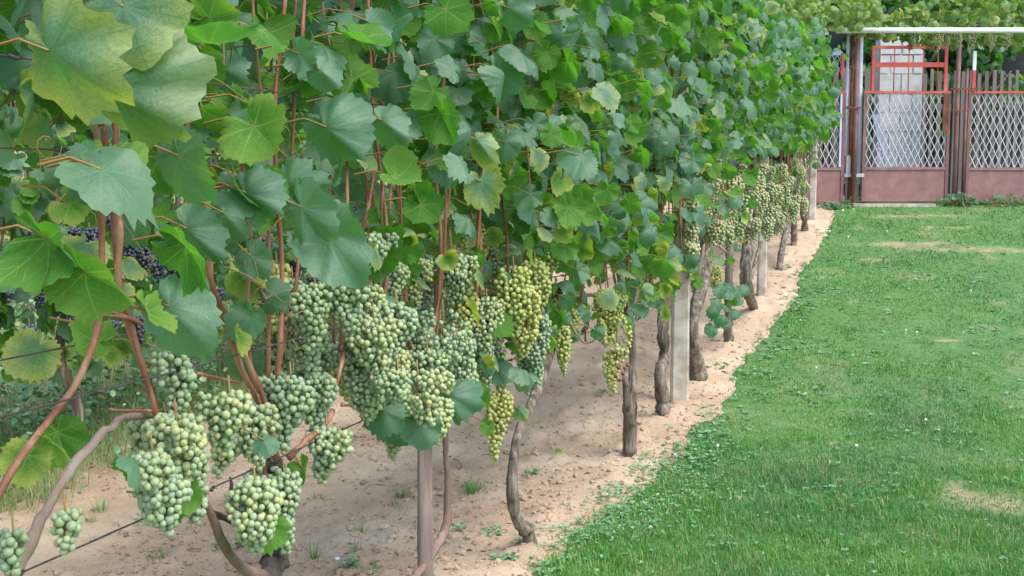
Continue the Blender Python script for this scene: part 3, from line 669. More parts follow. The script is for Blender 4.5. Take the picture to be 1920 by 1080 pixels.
# ---- foliage: the large leaves of the photograph: junction px, tip px, offset, roll, width, (rand, yellowing), flip, template
HL = [
 (232, 12, 285, 160, .26, 14, 1.15, .5, .62, 0, 3), (92, 95, 242, 222, .26, 38, .9, .6, .62, 0, 5), (205, 165, 355, 290, .24, 42, .85, .2, .35, 0, 7),
 (215, 100, 120, 110, .10, 30, .9, .0, 0, 0, 1), (392, 82, 505, 96, .22, -58, .9, .5, 0, 1, 4), (490, 58, 550, 112, .2, -40, .8, .5, 0, 1, 6), (392, 34, 478, 20, .12, 20, .8, .8, .2, 1, 8),
 (445, 200, 386, 242, .08, 10, .9, .8, .1, 1, 9), (476, 238, 562, 326, .28, 15, .85, .9, .25, 1, 10), (325, 160, 372, 215, .16, 20, .9, .1, 0, 0, 11),
 (183, 318, 88, 362, .30, 25, .85, .3, 0, 0, 12), (190, 318, 332, 425, .32, -25, .8, .5, .08, 0, 13), (185, 312, 150, 235, .24, 30, 1.2, .1, 0, 0, 14), (198, 322, 270, 400, .28, -60, .9, .9, .25, 1, 15),
 (298, 292, 338, 400, .16, 40, .8, .2, 0, 1, 16), (335, 292, 375, 425, .22, 35, .7, .7, 0, 0, 17), (460, 364, 372, 335, .24, 35, .85, .7, 0, 0, 18), (462, 362, 552, 412, .25, 25, .8, .6, 0, 0, 19), (468, 368, 524, 432, .24, -40, .7, .6, 0, 1, 0),
 (445, 268, 402, 308, .1, 10, 1., .9, .35, 1, 1), (540, 345, 620, 352, .2, 30, .9, .9, 0, 0, 2), (566, 388, 662, 478, .24, 25, .75, .8, 0, 0, 3), (350, 428, 425, 515, .18, 30, .7, .4, 0, 0, 4), (348, 462, 446, 556, .26, 55, .8, .4, 0, 1, 5),
 (614, 440, 702, 585, .26, 15, .62, .6, 0, 0, 6), (90, 448, 208, 512, .26, 45, .8, .3, 0, 1, 7), (160, 510, 292, 600, .30, 50, .7, .4, .15, 1, 8), (178, 640, 98, 612, .05, 10, .95, .9, .15, 1, 9), (318, 575, 405, 690, .22, 20, .75, .8, 0, 0, 10),
 (275, 585, 318, 668, .24, -45, .7, .5, .3, 1, 11), (600, 130, 650, 175, .22, 10, .8, .95, 0, 0, 12), (652, 198, 665, 265, .20, 10, .9, .1, 0, 0, 13), (668, 75, 752, 116, .24, -45, .9, .4, 0, 1, 14), (690, 40, 745, 90, .15, 10, .8, .7, 0, 0, 15),
 (812, 172, 752, 215, .2, 10, .7, .8, 0, 1, 16), (835, 18, 908, 74, .24, 10, .8, .6, 0, 1, 17), (826, 212, 878, 300, .2, 25, .7, .4, 0, 1, 18), (612, 238, 706, 322, .22, 30, .8, .5, 0, 0, 19), (740, 334, 812, 348, .25, -30, .8, .9, .15, 1, 0),
 (903, 340, 932, 415, .22, 15, .8, .7, .75, 0, 1), (895, 262, 932, 308, .2, 10, .7, .8, .6, 0, 2), (790, 385, 840, 432, .18, 0, .9, .5, 0, 1, 3), (715, 225, 772, 270, .2, 15, .8, .8, 0, 0, 4), (720, 770, 700, 842, .10, 10, 1., .2, 0, 0, 5), (785, 795, 795, 866, .12, -10, 1., .15, 0, 0, 6), (735, 785, 745, 858, .02, 20, .9, .1, 0, 0, 9),
 (842, 742, 862, 822, .10, 25, .9, .5, 0, 0, 7), (890, 738, 930, 772, .08, 10, .8, .6, .1, 1, 8), (988, 702, 955, 735, .1, 10, .8, .9, .1, 0, 9), (498, 985, 480, 1064, .10, -10, .95, .7, 0, 1, 10), (345, 925, 365, 985, .10, 10, .9, .9, .2, 1, 11), (568, 880, 578, 928, .02, 30, .8, .9, .1, 1, 12),
 (320, 955, 335, 1003, .08, 0, .9, .4, .1, 1, 13), (495, 825, 510, 862, .12, 0, .8, .9, 0, 0, 14), (380, 590, 400, 600, .08, 20, .8, 1, 0, 0, 15), (560, 100, 600, 140, .18, 30, .9, .8, 0, 0, 6), (300, 60, 340, 120, .06, 10, .8, .8, .1, 1, 9),
 (270, 20, 240, 60, .02, 10, .9, .3, 0, 0, 8), (850, 130, 800, 100, .2, 20, .9, .7, 0, 0, 3), (955, 15, 1010, 60, .2, 20, .9, .9, 0, 0, 5), (930, 130, 985, 190, .2, 20, .8, .5, 0, 0, 11), (700, 480, 780, 400, .02, 10, .7, .4, 0, 1, 4),
 (1240, 490, 1256, 548, .22, 30, .7, .7, .8, 0, 2), (1205, 545, 1212, 580, .2, 20, .7, .8, .5, 0, 7), (1245, 590, 1250, 560, .2, 20, .5, .5, .8, 1, 8), (1062, 560, 1070, 592, .12, 10, .9, .5, .1, 0, 1), (1082, 505, 1090, 540, .18, 10, .9, .6, .1, 0, 4), (1115, 618, 1135, 632, .15, 10, .8, .6, .0, 0, 5),
 (1300, 300, 1282, 335, .24, 10, .9, .4, 0, 0, 6), (975, 770, 998, 795, .05, 0, .9, .9, .6, 0, 7), (915, 800, 905, 826, .06, 0, .8, .6, .1, 1, 8), (930, 690, 975, 720, .03, 0, .8, .8, .1, 0, 9), (745, 590, 760, 612, .12, 0, .7, .9, 0, 0, 10),
 (660, 150, 560, 60, .05, 0, .6, .8, .1, 1, 3), (420, 130, 470, 165, .0, 20, .9, .6, 0, 0, 5), (330, 230, 400, 260, .0, 0, .8, .9, 0, 0, 12), (130, 385, 180, 420, .06, 10, .9, .9, .5, 1, 14), (470, 480, 520, 540, .04, 10, .8, .4, 0, 0, 3), (500, 560, 560, 530, .02, 10, .8, .2, 0, 0, 9), (420, 400, 470, 450, .12, 10, .8, .9, 0, 0, 2),
]
HV = []
for jx, jy, tx, ty, off, roll, wd, rn, yl, fl, tpl in HL:
    a = row_pt(jx, jy, off); dd = (a - CAM) @ FW
    b = CAM + ray(tx, ty) * dd * R.uniform(.982, 1.0); L = np.linalg.norm(b - a); T = (b - a) / L
    N = unit(CAM - a); N = unit(N + np.array([0, 0, .35])); N = N - T * (N @ T); N /= np.linalg.norm(N)
    c, s = math.cos(math.radians(roll * 1.25)), math.sin(math.radians(roll * 1.25)); N = N * c + np.cross(T, N) * s; L *= .80 if yl > .3 and jx < 300 else .70
    if fl: N = -N
    i = vine_at(a[1]); add_leaves(fol[i], a, T, N, np.array([L]), (rn, yl, .5), 0, [tpl], xs=[wd * 1.1])
    e = a + unit(np.array([-X0, a[1], a[2] + .02]) - a) * .09; add_petioles(fol[i], [a], [e], .0018)
# the tuft low on the sprouting vine
for k in range(26):
    px, py = R.uniform(1332, 1402), R.uniform(535, 625); a = row_pt(px, py, R.uniform(-.02, .12))
    add_leaves(fol[7], a, np.array([R.uniform(-.6, .8), R.uniform(-.8, .6), -.7]), np.array([.8, -.5, .8]) + rng.normal(0, .2, 3), np.array([R.uniform(.045, .065)]), (R.random() * .3, 0, 0), 1)
# curled tendrils and thin dry side shoots in the near part
for k in range(90):
    px, py = R.uniform(60, 1150), R.uniform(60, 640); a = row_pt(px, py, R.uniform(-.05, .14)); d = unit(np.array([R.uniform(-.3, 1), R.uniform(-1, 1), R.uniform(-.8, .5)])); ln = R.uniform(.05, .14)
    e1 = unit(np.cross(d, [0, 0, 1])); e2 = np.cross(d, e1); P = []
    for j in range(22):
        u = j / 21; c = max(u - .45, 0) * .018 * 2; th_ = u * R.choice((16, 16)) ; P.append(a + d * ln * (u if u < .6 else .6 + (u - .6) * .3) + e1 * c * math.cos(th_) + e2 * c * math.sin(th_) + np.array([0, 0, -.02 * u * u]))
    fol[vine_at(a[1])].tube(P, np.linspace(.0012, .0006, 22), 4, m=1, cap=False)
for i, mb in enumerate(fol):
    mb.build('foliage', [M_LEAF, M_STEM], roots[i])

# ---- bunches: centre px, centre py, width px, height px, kind, offset
BUNCH = [
 (330, 845, 125, 130, 'g', .10), (285, 905, 95, 120, 'g', .12), (350, 905, 90, 130, 'g', .06), (312, 945, 85, 110, 'g', .14), (332, 720, 75, 135, 'g', .06), (262, 830, 50, 80, 'g', .0),
 (430, 790, 85, 110, 'g', .12), (468, 815, 75, 115, 'g', .04), (420, 850, 60, 80, 'g', .0), (545, 770, 90, 130, 'g', .06), (592, 755, 75, 110, 'g', .02), (612, 850, 78, 95, 'g', .04), (520, 740, 60, 80, 'g', -.02),
 (478, 965, 110, 125, 'g', .12), (532, 955, 72, 140, 'g', .04), (510, 920, 80, 90, 'g', .0), (122, 998, 58, 78, 'g', .1), (25, 1040, 50, 90, 'g', .04),
 (590, 590, 85, 110, 'g', .06), (548, 575, 70, 100, 'g', -.04), (575, 660, 75, 90, 'g', .0), (640, 565, 90, 95, 'g', .10), (690, 590, 80, 105, 'g', .06), (535, 650, 60, 100, 'g', -.06), (500, 600, 50, 80, 'g', -.08), (510, 690, 60, 70, 'g', -.08),
 (700, 650, 85, 115, 'g', .10), (742, 620, 80, 105, 'g', .12), (665, 700, 70, 110, 'g', .04), (690, 755, 60, 75, 'g', .06), (735, 700, 70, 90, 'g', .04), (738, 528, 52, 70, 'g', .0), (690, 468, 80, 62, 'g', .04), (770, 530, 62, 90, 'g', -.04), (795, 525, 52, 90, 'g', -.06),
 (852, 522, 66, 85, 'g', .06), (782, 745, 100, 95, 'g', .14), (745, 725, 60, 60, 'g', .16), (800, 700, 80, 90, 'g', .10), (830, 640, 100, 115, 'g', .12), (862, 680, 62, 110, 'g', .08), (872, 590, 44, 90, 'y', .08), (912, 615, 52, 110, 'g', .08), (905, 690, 46, 100, 'g', .04), (815, 785, 70, 80, 'g', .12), (735, 830, 40, 60, 'g', .0), (930, 690, 40, 80, 'g', .0),
 (940, 790, 44, 125, 'y', .04), (962, 560, 72, 120, 'y', .12), (1002, 545, 62, 110, 'y', .12), (985, 600, 70, 130, 'y', .14), (1008, 650, 52, 120, 'g', .12), (990, 680, 46, 100, 'g', .08), (1018, 500, 52, 70, 'y', .04), (950, 530, 50, 60, 'y', .04), (960, 610, 40, 90, 'g', .04), (890, 560, 40, 60, 'y', 0),
 (1056, 655, 32, 90, 'y', .06), (1150, 590, 50, 80, 'y', .12), (1156, 655, 52, 130, 'y', .14), (1072, 610, 30, 60, 'y', .0), (1135, 570, 40, 50, 'y', .06),
 (1240, 560, 24, 60, 'p', -.1),
]
for k in range(46):      # bunches hanging deeper inside the fruit zone
    px = R.uniform(500, 1030); BUNCH.append((px, R.uniform(500, 760) if px < 900 else R.uniform(500, 700), 62 - (px - 500) * .04, 95 - (px - 500) * .03, 'g' if R.random() < .75 else 'y', R.uniform(-.16, -.02)))
for k in range(112):      # the far fruit zone, a curtain of small pale bunches
    px = R.uniform(1284, 1516); f = (px - 1284) / 232
    lo = np.interp(px, [1284, 1320, 1380, 1440, 1480, 1516], [520, 480, 460, 440, 410, 400]); hi = np.interp(px, [1284, 1310, 1380, 1516], [430, 330, 320, 315])
    BUNCH.append((px, R.uniform(hi, lo), R.uniform(22, 34) * (1 - .3 * f), R.uniform(44, 70) * (1 - .35 * f), 'p', R.uniform(-.04, .22)))
for px, py in ((1310, 545), (1340, 530), (1112, 455), (1075, 470), (1200, 560), (1215, 520), (900, 455), (875, 450), (1040, 470)): BUNCH.append((px, py, 28, 60, 'y', -.06))
for bi, (px, py, wpx, hpx, kind, off) in enumerate(BUNCH):
    c = row_pt(px, py, off); d = (c - CAM) @ FW; s = d / F_PX; top = c + np.array([0, 0, hpx * s / 2])
    br = {'g': .0069, 'y': .0078, 'p': .0078}[kind]
    mat = {'g': M_GREEN, 'y': M_YGREEN, 'p': M_PALE}[kind]; nm = 'grape_bunch'
    i = vine_at(c[1]); sub = 2 if px < 660 and kind == 'g' else 1
    if kind == 'p': br = .0105
    bunch_mesh(nm, max(wpx * s * (1 if kind == 'p' else 1.06 if px < 660 else 1.16), .05), max(hpx * s * (1.15 if kind != 'p' else 1), .08), br, mat, roots[i], top, sub, .0 if kind != 'p' else .12, R.random() * 6.28, R.uniform(-.15, .15), bi)
mb = MB(); v, f = ICO[1]
for px, py in ((1160, 690), (1168, 700), (1155, 705), (1172, 690), (1162, 712), (1150, 660), (1178, 685)):
    mb.add(v * .008 + row_pt(px, py, .20), None, f); mb.build('spoiled_berry', M_ROT, roots[4]); mb = MB()

# ------------------------------------------------------------------ posts and wires
def post(px, top_h, w_, mat, name, label, cat, base_in=.25, d_=None, dx=0, rot=0, group=None, yoff=0, bev=.012):
    y = row_y(px) + yoff; g0 = gz(-X0 + dx, y); root = None
    mb = MB(); c, s = math.cos(rot), math.sin(rot); d_ = d_ or w_
    prof = [(-w_ / 2 + bev, -d_ / 2), (w_ / 2 - bev, -d_ / 2), (w_ / 2, -d_ / 2 + bev), (w_ / 2, d_ / 2 - bev), (w_ / 2 - bev, d_ / 2), (-w_ / 2 + bev, d_ / 2), (-w_ / 2, d_ / 2 - bev), (-w_ / 2, -d_ / 2 + bev)]
    V = []
    zs = np.linspace(-base_in, top_h, 14)
    for z in zs:
        k = 1 - .12 * max(z, 0) / top_h
        for a, b in prof: a, b = a * k + R.uniform(-.0012, .0012), b * k + R.uniform(-.0012, .0012); V.append((-X0 + dx + a * c - b * s, y + a * s + b * c, g0 + z))
    n = 8; q = [[i * n + j, i * n + (j + 1) % n, (i + 1) * n + (j + 1) % n, (i + 1) * n + j] for i in range(13) for j in range(n)]
    V.append((-X0 + dx, y, g0 + top_h)); t = [[13 * n + j, 13 * n + (j + 1) % n, len(V) - 1] for j in range(n)]
    mb.add(V, q, t); o = mb.build(name, mat, None, smooth=False); tag(o, label, cat, group); return o
post(1275, 1.92, .098, M_CONC, 'concrete_post', 'thick pale concrete post mid row, bare from the leaves down to the soil', 'post', dx=0, rot=.25, group='posts of the vine row')
post(1429, 1.9, .075, M_CONC, 'concrete_post', 'grey concrete post behind the thick gnarled vine trunk, half hidden by grapes', 'post', rot=.2, group='posts of the vine row')
post(1523, 1.85, .085, M_CONC, 'concrete_post', 'last pale concrete post at the far end of the row, next to the lawn', 'post', rot=.2, group='posts of the vine row')
post(797, .64, .040, M_STAKE, 'wooden_stake', 'square brown wooden stake with dark and pale sides behind the smooth stem', 'stake', rot=.55, group=None, yoff=0, bev=.004, d_=.044)
#post(722, 1.2, .03, M_STAKE, 'wooden_stake', 'narrow dark stake hidden among the bunches left of the square wooden stake', 'stake', rot=.3, group=None, yoff=.05, bev=.003)
ya, yb = -.6, VY[-1] + .8
def wire(h, off, lab, r=.0016, a=ya, sag=.012):
    P = []
    for k in range(60):
        y = a + (yb - a) * k / 59; P.append((-X0 + off + .008 * math.sin(y * 2), y, float(ground(-X0, y)) + h - sag * abs(math.sin(y * .9))))
    mb = MB(); mb.tube(P, r, 6)
    for k in range(int((yb - a) / .33)):      # twisted ties round the wire
        y = a + .33 * k + R.uniform(-.1, .1)
        if y < a or y > yb: continue
        i = (y - a) / (yb - a) * 59; i0 = min(int(i), 58); p = np.array(P[i0]) * (1 - i + i0) + np.array(P[i0 + 1]) * (i - i0)
        mb.tube([p + (0, -.012, .002), p + (.004, 0, -.002), p + (0, .012, .001)], .0035, 5)
    tag(mb.build('trellis_wire', M_WIRE), lab, 'wire', 'wires of the vine row')
wire(.69, .03, 'lowest wire of the row, crossing behind the nearest bunches above the soil')
wire(.935, .07, 'dark wire just under the leaves, the lower of the close pair at the left')
wire(.985, -.06, 'dark wire just under the leaves, the upper of the close pair at the left')
wire(1.30, .03, 'wire in the lower half of the foliage, below the knotted pair')
wire(1.40, -.03, 'knotted wire in the foliage at upper left, lower of its pair')
wire(1.425, .05, 'knotted wire in the foliage at upper left, upper of its pair')
wire(1.85, .0, 'topmost wire hidden in the highest leaves of the row')

# ------------------------------------------------------------------ rows behind
def copy_tree(o, loc, rz, sc=1.):
    c = o.copy(); COL.objects.link(c); c.location = loc; c.rotation_euler = (0, 0, rz); c.scale = (1, 1, sc)
    for ch in list(o.children):
        d = ch.copy(); COL.objects.link(d); d.parent = c
        for gch in list(ch.children): e_ = gch.copy(); COL.objects.link(e_); e_.parent = d
    return c
def proto_vine(loc, seed, fruit, bunches, n, label, cat_group, lod=1):
    rt = empty('grape_vine', loc, label, 'grape vine', cat_group); L0 = np.array(loc); r_ = random.Random(seed)
    mb = MB(); P = smooth_path([L0 + (0, 0, -.05), L0 + (.03, .02, .25), L0 + (-.02, -.03, .5), L0 + (0, .02, .75)], 16); mb.tube(P, np.linspace(.03, .022, 16), 9, lump=.25); mb.build('trunk', M_BARK, rt)
    mb = MB(); P = smooth_path([L0 + (0, -.42, .78), L0 + (.0, 0, .82), L0 + (0, .42, .78)], 12); mb.tube(P, .009, 7, lump=.2); mb.build('arm', M_CANE_OLD, rt)
    for k in range(7):
        y = -.42 + .12 * k + r_.uniform(-.03, .03); shoot([L0 + (0, y, .8), L0 + (r_.uniform(-.06, .06), y + .03, 1.3), L0 + (r_.uniform(-.1, .1), y + r_.uniform(-.1, .1), 2.)], .0045, .0025, rt, 12)
    mb = MB()
    J, T, N, L, ti = leaf_set(n, -.48, .48, .0, .24, .80, 2.15, 1, .078, .15, .4); add_leaves(mb, J + L0, T, N, L, ti, lod)
    J, T, N, L, ti = leaf_set(int(n * .5), -.48, .48, .0, .2, .45, 1.0, 1, .06, .3, .45); add_leaves(mb, J + L0, T, N, L, ti, lod)
    mb.build('foliage', [M_LEAF, M_STEM], rt)
    for k in range(bunches):
        y = r_.uniform(-.42, .42); bunch_mesh('grape_bunch', r_.uniform(.07, .10), r_.uniform(.12, .18), .0088, fruit, rt, L0 + (r_.uniform(.10, .28), y, r_.uniform(.66, 1.12)), 1, .0, r_.random() * 6, 0, seed * 50 + k)
    return rt
lab2 = 'vine of the second row with dark blue grapes, seen through gaps in the front row'
lab3 = 'far vine row glimpsed as bright green leaves behind the blue grape vines'
pv = [proto_vine((-3.55, 3.2, float(ground(-3.55, 3.2))), 5, M_BLUE, 15, 230, lab2, 'vines of the second row'), proto_vine((-3.55, 4.1, float(ground(-3.55, 4.1))), 6, M_BLUE, 13, 220, lab2, 'vines of the second row')]
for k in range(3, 17):
    y = 3.2 + .9 * (k - 1); copy_tree(pv[k % 2], (-3.55 + R.uniform(-.04, .04), y, float(ground(-3.55, y))), 0 if k % 3 else math.pi, R.uniform(.93, 1.02))
for k in (-1, 0): copy_tree(pv[k % 2], (-3.55, 3.2 + .9 * (k - 0), 0), 0)
# the blue bunches that show clearly get their place on the second row's first vines
k = 0
for px, py, wp, hp in ((240, 465, 34, 76), (270, 490, 30, 50), (215, 430, 30, 50), (150, 520, 30, 40), (400, 560, 28, 40), (105, 470, 26, 40), (296, 508, 30, 44), (445, 392, 34, 40), (462, 412, 24, 36), (325, 452, 32, 30), (205, 620, 34, 34), (125, 568, 26, 26), (560, 488, 28, 48), (334, 500, 28, 28), (178, 466, 24, 30), (118, 515, 24, 26)):
    r = ray(px, py); t = (-3.2) / r[0]; c = CAM + r * t; d = (c - CAM) @ FW; s = d / F_PX
    rt = pv[0] if c[1] < 3.65 else pv[1]
    k += 1; bunch_mesh('grape_bunch', wp * s * 1.1, hp * s * 1.1, .0095, M_BLUE, rt, c + np.array([0, 0, hp * s / 2]), 1, 0, 0, 0, 900 + k)
pv3 = proto_vine((-6.2, 5.0, float(ground(-6.2, 5.0))), 8, M_PALE, 0, 190, lab3, 'vines of the third row', 2)
for k in range(1, 20): y = 3.2 + .9 * k; copy_tree(pv3, (-6.2, y + .9, float(ground(-6.2, y + .9))), 0 if k % 2 else math.pi, R.uniform(.9, 1.05))

# ------------------------------------------------------------------ the far fence, gates and shed; frame: UD across, HD away, z up
HG = 14.6
def fp(px, py, dd=0.):                       # px is read at the height of the gates' middle, so uprights stay plumb
    r = ray(px, py); z = (CAM + r * ((HG + dd) / (r @ HD)))[2]; r = ray(px, 275.); P = CAM + r * ((HG + dd) / (r @ HD))
    return np.array([P[0], P[1], z])
def fbox(mb, x0, y0, x1, y1, dd=0., th=.03, m=0):
    a, b = fp(x0, y0, dd), fp(x1, y1, dd); c = (a + b) / 2; wu = abs((b - a) @ UD); hz = abs(b[2] - a[2])
    mb.box(c, (wu, th, hz), UD, HD, (0, 0, 1), m)
def paint(name, a, b, c, rough=.6, scale=6): return mat_simple(name, [(.3, a), (.55, b), (.8, c)], scale, rough, .15, 40)
M_MAUVE = paint('mauve_paint', (.20, .10, .10), (.26, .138, .135), (.33, .21, .20)); M_BROWN = paint('brown_paint', (.15, .07, .07), (.21, .11, .105), (.28, .16, .155))
M_RED = paint('faded_red_paint', (.42, .06, .05), (.52, .10, .085), (.58, .17, .14)); M_MESH = paint('pale_metal', (.42, .41, .45), (.54, .53, .58), (.64, .63, .68))
M_PALEB = paint('pale_blue_paint', (.38, .42, .56), (.50, .54, .66), (.60, .64, .74)); M_WHITE = paint('white_paint', (.66, .66, .66), (.76, .76, .76), (.8, .8, .8), .5)
M_PICK = mat_simple('grey_palings', [(.3, (.16, .13, .12)), (.6, (.27, .23, .21)), (.8, (.36, .32, .29))], 8, .85, .3, 50, (1, 1, .1)); M_DARK = mat_simple('dark_boards', [(.3, (.012, .013, .016)), (.7, (.04, .04, .045))], 5, .9, .3)
M_RUST = mat_simple('rusty_iron', [(.3, (.10, .035, .02)), (.7, (.24, .09, .05))], 12, .85, .3); M_BLOCK = mat_simple('concrete_blocks', [(.3, (.46, .47, .52)), (.55, (.58, .59, .64)), (.8, (.68, .68, .72))], 9, .9, .4, 60)
M_MORT = mat_simple('mortar', [(.3, (.62, .61, .62)), (.8, (.74, .73, .73))], 20, .9, .4); M_SHED = mat_simple('grey_render', [(.3, (.17, .16, .16)), (.7, (.27, .25, .25))], 2, .9, .3)
def strands(mb, x0, y0, x1, y1, dd=0., pitch=12.3, step=12.5):
    """expanded metal: zigzag strands that meet their neighbours"""
    k = 0; x = x0 + pitch / 4
    n = max(2, int(round((y1 - y0) / step)))
    while x < x1:
        sg = 1 if k % 2 == 0 else -1
        P = [fp(min(max(x + sg * (pitch / 4 - .3) * (1 if j % 2 == 0 else -1), x0), x1), y0 + (y1 - y0) * j / n, dd) for j in range(n + 1)]
        for a, b in zip(P[:-1], P[1:]): mb.tube([a, b], 0.0072, 4, cap=False, flat=.7)
        x += pitch / 2; k += 1
def zb(px, dd=0.): return fp(px, 376, dd)
def gate_frame(root, x0, x1, y0, y1, ys, wpx=5.5, mat_side=None, top=None):
    for xa in (x0, x1 - wpx):
        mb = MB(); fbox(mb, xa, y0 + 4.5, xa + wpx, y1, 0, .035); mb.build('stile', mat_side or M_BROWN, root, False)
    mb = MB(); fbox(mb, x0, y0, x1, y0 + 4.2, 0, .04); mb.build('top_rail', top or M_RED, root, False)
    mb = MB(); fbox(mb, x0 + wpx + .2, ys, x1 - wpx - .2, ys + 5, -.003, .036); mb.build('middle_rail', M_MAUVE, root, False)
    mb = MB(); fbox(mb, x0 + wpx + .2, ys + 5.3, x1 - wpx - .2, y1 - 1, 0, .012); mb.build('sheet_panel', M_MAUVE, root, False)
    mb = MB(); strands(mb, x0 + wpx, y0 + 4.5, x1 - wpx, ys); mb.build('metal_mesh', M_MESH, root, False)
gr = empty('metal_gate', zb(1697), 'brown sheet and pale mesh gate with bright red barred frame on top', 'gate')
gate_frame(gr, 1617, 1779, 171, 378, 313)
mb = MB(); fbox(mb, 1630, 86, 1635.5, 171, 0, .03); fbox(mb, 1765.5, 86, 1771, 171, 0, .03); fbox(mb, 1635.7, 86, 1765.3, 91.5, 0, .03); mb.build('upper_frame', M_RED, gr, False)
mb = MB(); fbox(mb, 1635.7, 117, 1765.3, 126, -.006, .02); mb.build('crossbar', M_RED, gr, False)
for xb in (1645, 1672, 1699, 1726, 1753): mb = MB(); mb.tube([fp(xb, 92, .004), fp(xb, 171, .004)], .008, 6); mb.build('bar', M_RED, gr)
mb = MB(); fbox(mb, 1766, 175, 1776, 245, -.03, .02); mb.build('lock_plate', M_RUST, gr, False)
gl = empty('metal_gate', zb(1550), 'left brown and mesh gate leaf, half hidden behind the end of the row', 'gate')
gate_frame(gl, 1500, 1583, 171, 378, 314, 5.5)
mb = MB(); fbox(mb, 1573.5, 176, 1577, 313, -.02, .02); mb.build('pale_strip', M_PALEB, gl, False)
g2 = empty('metal_gate', zb(1880), 'right mesh and sheet gate running out of the picture beside the brown posts', 'gate')
gate_frame(g2, 1812, 1960, 171, 378, 314, 5.5)
mb = MB(); fbox(mb, 1818, 96, 1824, 132, -.02, .03); fbox(mb, 1818, 132.3, 1824, 171, -.02, .03, 1); mb.build('painted_upright', [M_WHITE, M_RED], g2, False)
def pole(px, y0, y1, wpx, mat, label, dd=0., cat='post', name='metal_post', x2=None):
    mb = MB(); r = wpx * HG / F_PX / 2; a, b = fp(x2 if x2 is not None else px, y0, dd), fp(px, y1, dd)
    mb.tube([a, (a + b) / 2, b], r, 12); mb.tube([a + (0, 0, .0), a + (0, 0, .012)], r * 1.15, 12); o = mb.build(name, mat); tag(o, label, cat); return o
pole(1603, 66, 380, 8.5, M_BROWN, 'round brown metal post between the left gate leaf and the middle gate', -.05)
pole(1594, 70, 374, 6, M_RUST, 'rusty reddish post just behind and left of the round brown post', .1)
pole(1612, 66, 345, 7.5, M_PALEB, 'pale blue pipe leaning against the left side of the middle gate', .06, 'pipe', 'downpipe', 1609)
pole(1585, 68, 345, 6, M_PALEB, 'slim pale blue strip standing right of the left gate leaf', .12, 'pipe', 'pipe')
pole(1792, 82, 382, 8, M_BROWN, 'brown metal post right of the middle gate', -.04)
pole(1808.5, 130, 382, 6, M_BROWN, 'thinner brown post with brackets beside the right gate', .0)
for (xa, ya_, xb, lab) in ((1584, 200.5, 1616, 'small latch bar joining left gate post and middle gate'), (1779, 165, 1830, 'upper grey bracket rail right of the middle gate'), (1779, 206, 1812, 'lower rusty bracket right of the middle gate')):
    mb = MB(); fbox(mb, xa, ya_, xb, ya_ + 3, -.09, .015); mb.tube([fp(xa + 3, ya_ + 1.5, -.10), fp(xa + 3, ya_ + 1.5, -.085)], .02, 8); tag(mb.build('bracket', M_RUST, None, False), lab, 'bracket')
mb = MB(); fbox(mb, 1586, 293, 1594, 325, .03, .08); fbox(mb, 1583, 325.3, 1620, 332, .03, .1); mb.tube([fp(1590, 290, .03), fp(1590, 293, .03)], .02, 8)
tag(mb.build('letter_box', paint('grey_box', (.3, .3, .32), (.42, .42, .44), (.5, .5, .52)), None, False), 'small grey box on a white ledge between the left gate leaf and the post', 'box')
# upper left mesh panel and blue window
wr = empty('mesh_panel', fp(1551, 140, .02), 'small pale mesh panel with a red upright above the left gate leaf', 'panel')
mb = MB(); strands(mb, 1500, 103, 1573, 140, .02, 10, 9.3); mb.build('metal_mesh', M_MESH, wr, False); mb = MB(); fbox(mb, 1573, 100, 1578.5, 141, .0, .03); mb.build('upright', M_RED, wr, False)
M_GLASS = mat_simple('dark_glass', [(.3, (.01, .014, .02)), (.7, (.03, .04, .06))], 3, .12, .02, spec=.6)
wn = empty('window', fp(1545, 104, .9), 'dark window with pale blue frame above the left gate leaf', 'window')
mb = MB(); fbox(mb, 1500, 60, 1574, 100, .9, .02); mb.build('pane', M_GLASS, wn, False)
mb = MB(); fbox(mb, 1536.5, 60, 1541, 97, .86, .05); fbox(mb, 1500, 97.3, 1574, 104, .86, .06); mb.build('frame', paint('blue_paint', (.18, .33, .50), (.25, .42, .60), (.32, .50, .66)), wn, False)
# beam
mb = MB(); a, b = fp(1563, 57, -.22), fp(2100, 57, -.22); mb.tube([a, (a * 3 + b) / 4, (a + b) / 2, b], .034, 12); tag(mb.build('pergola_beam', M_WHITE), 'long white horizontal pipe under the climbing leaves above the gates', 'beam')
# block wall, palings, plank behind the gate
wr = empty('block_wall', zb(1680, 1.2), 'stack of pale grey concrete blocks standing behind the middle gate', 'wall'); mb = MB()
y = 392.
rowi = 0
while y > 62:
    for k in range(-1, 3):
        xa = 1640 + k * 42 + (21 if rowi % 2 else 0); xb = xa + 40; xa, xb = max(xa, 1640), min(xb, 1722)
        if xb - xa > 6: fbox(mb, xa + .8, y - 34.5, xb - .8, y - 1.5, 1.2 + R.uniform(-.006, .006), .2)
    y -= 36; rowi += 1
mb.build('blocks', M_BLOCK, wr, False); mb = MB(); fbox(mb, 1640.5, 63, 1721.5, 392, 1.215, .19); mb.build('mortar', M_MORT, wr, False)
pf = empty('paling_fence', zb(1760, .9), 'grey wooden palings standing behind the right part of the middle gate', 'fence'); x = 1727
while x < 2000:
    mb = MB(); ht = 133 + R.uniform(-4, 6); fbox(mb, x, ht, x + R.uniform(5.5, 7), 392, .9 + R.uniform(-.005, .005), .02); mb.build('paling', M_PICK, pf, False); x += R.uniform(13, 16)
mb = MB(); fbox(mb, 1726, 196, 2000, 202, .93, .03); mb.build('rail', M_PICK, pf, False)
for x in (1620, 1627, 1633): pass
pf = empty('paling_fence', zb(1560, .9), 'brown wooden palings standing behind the left gate leaf', 'fence'); x = 1490
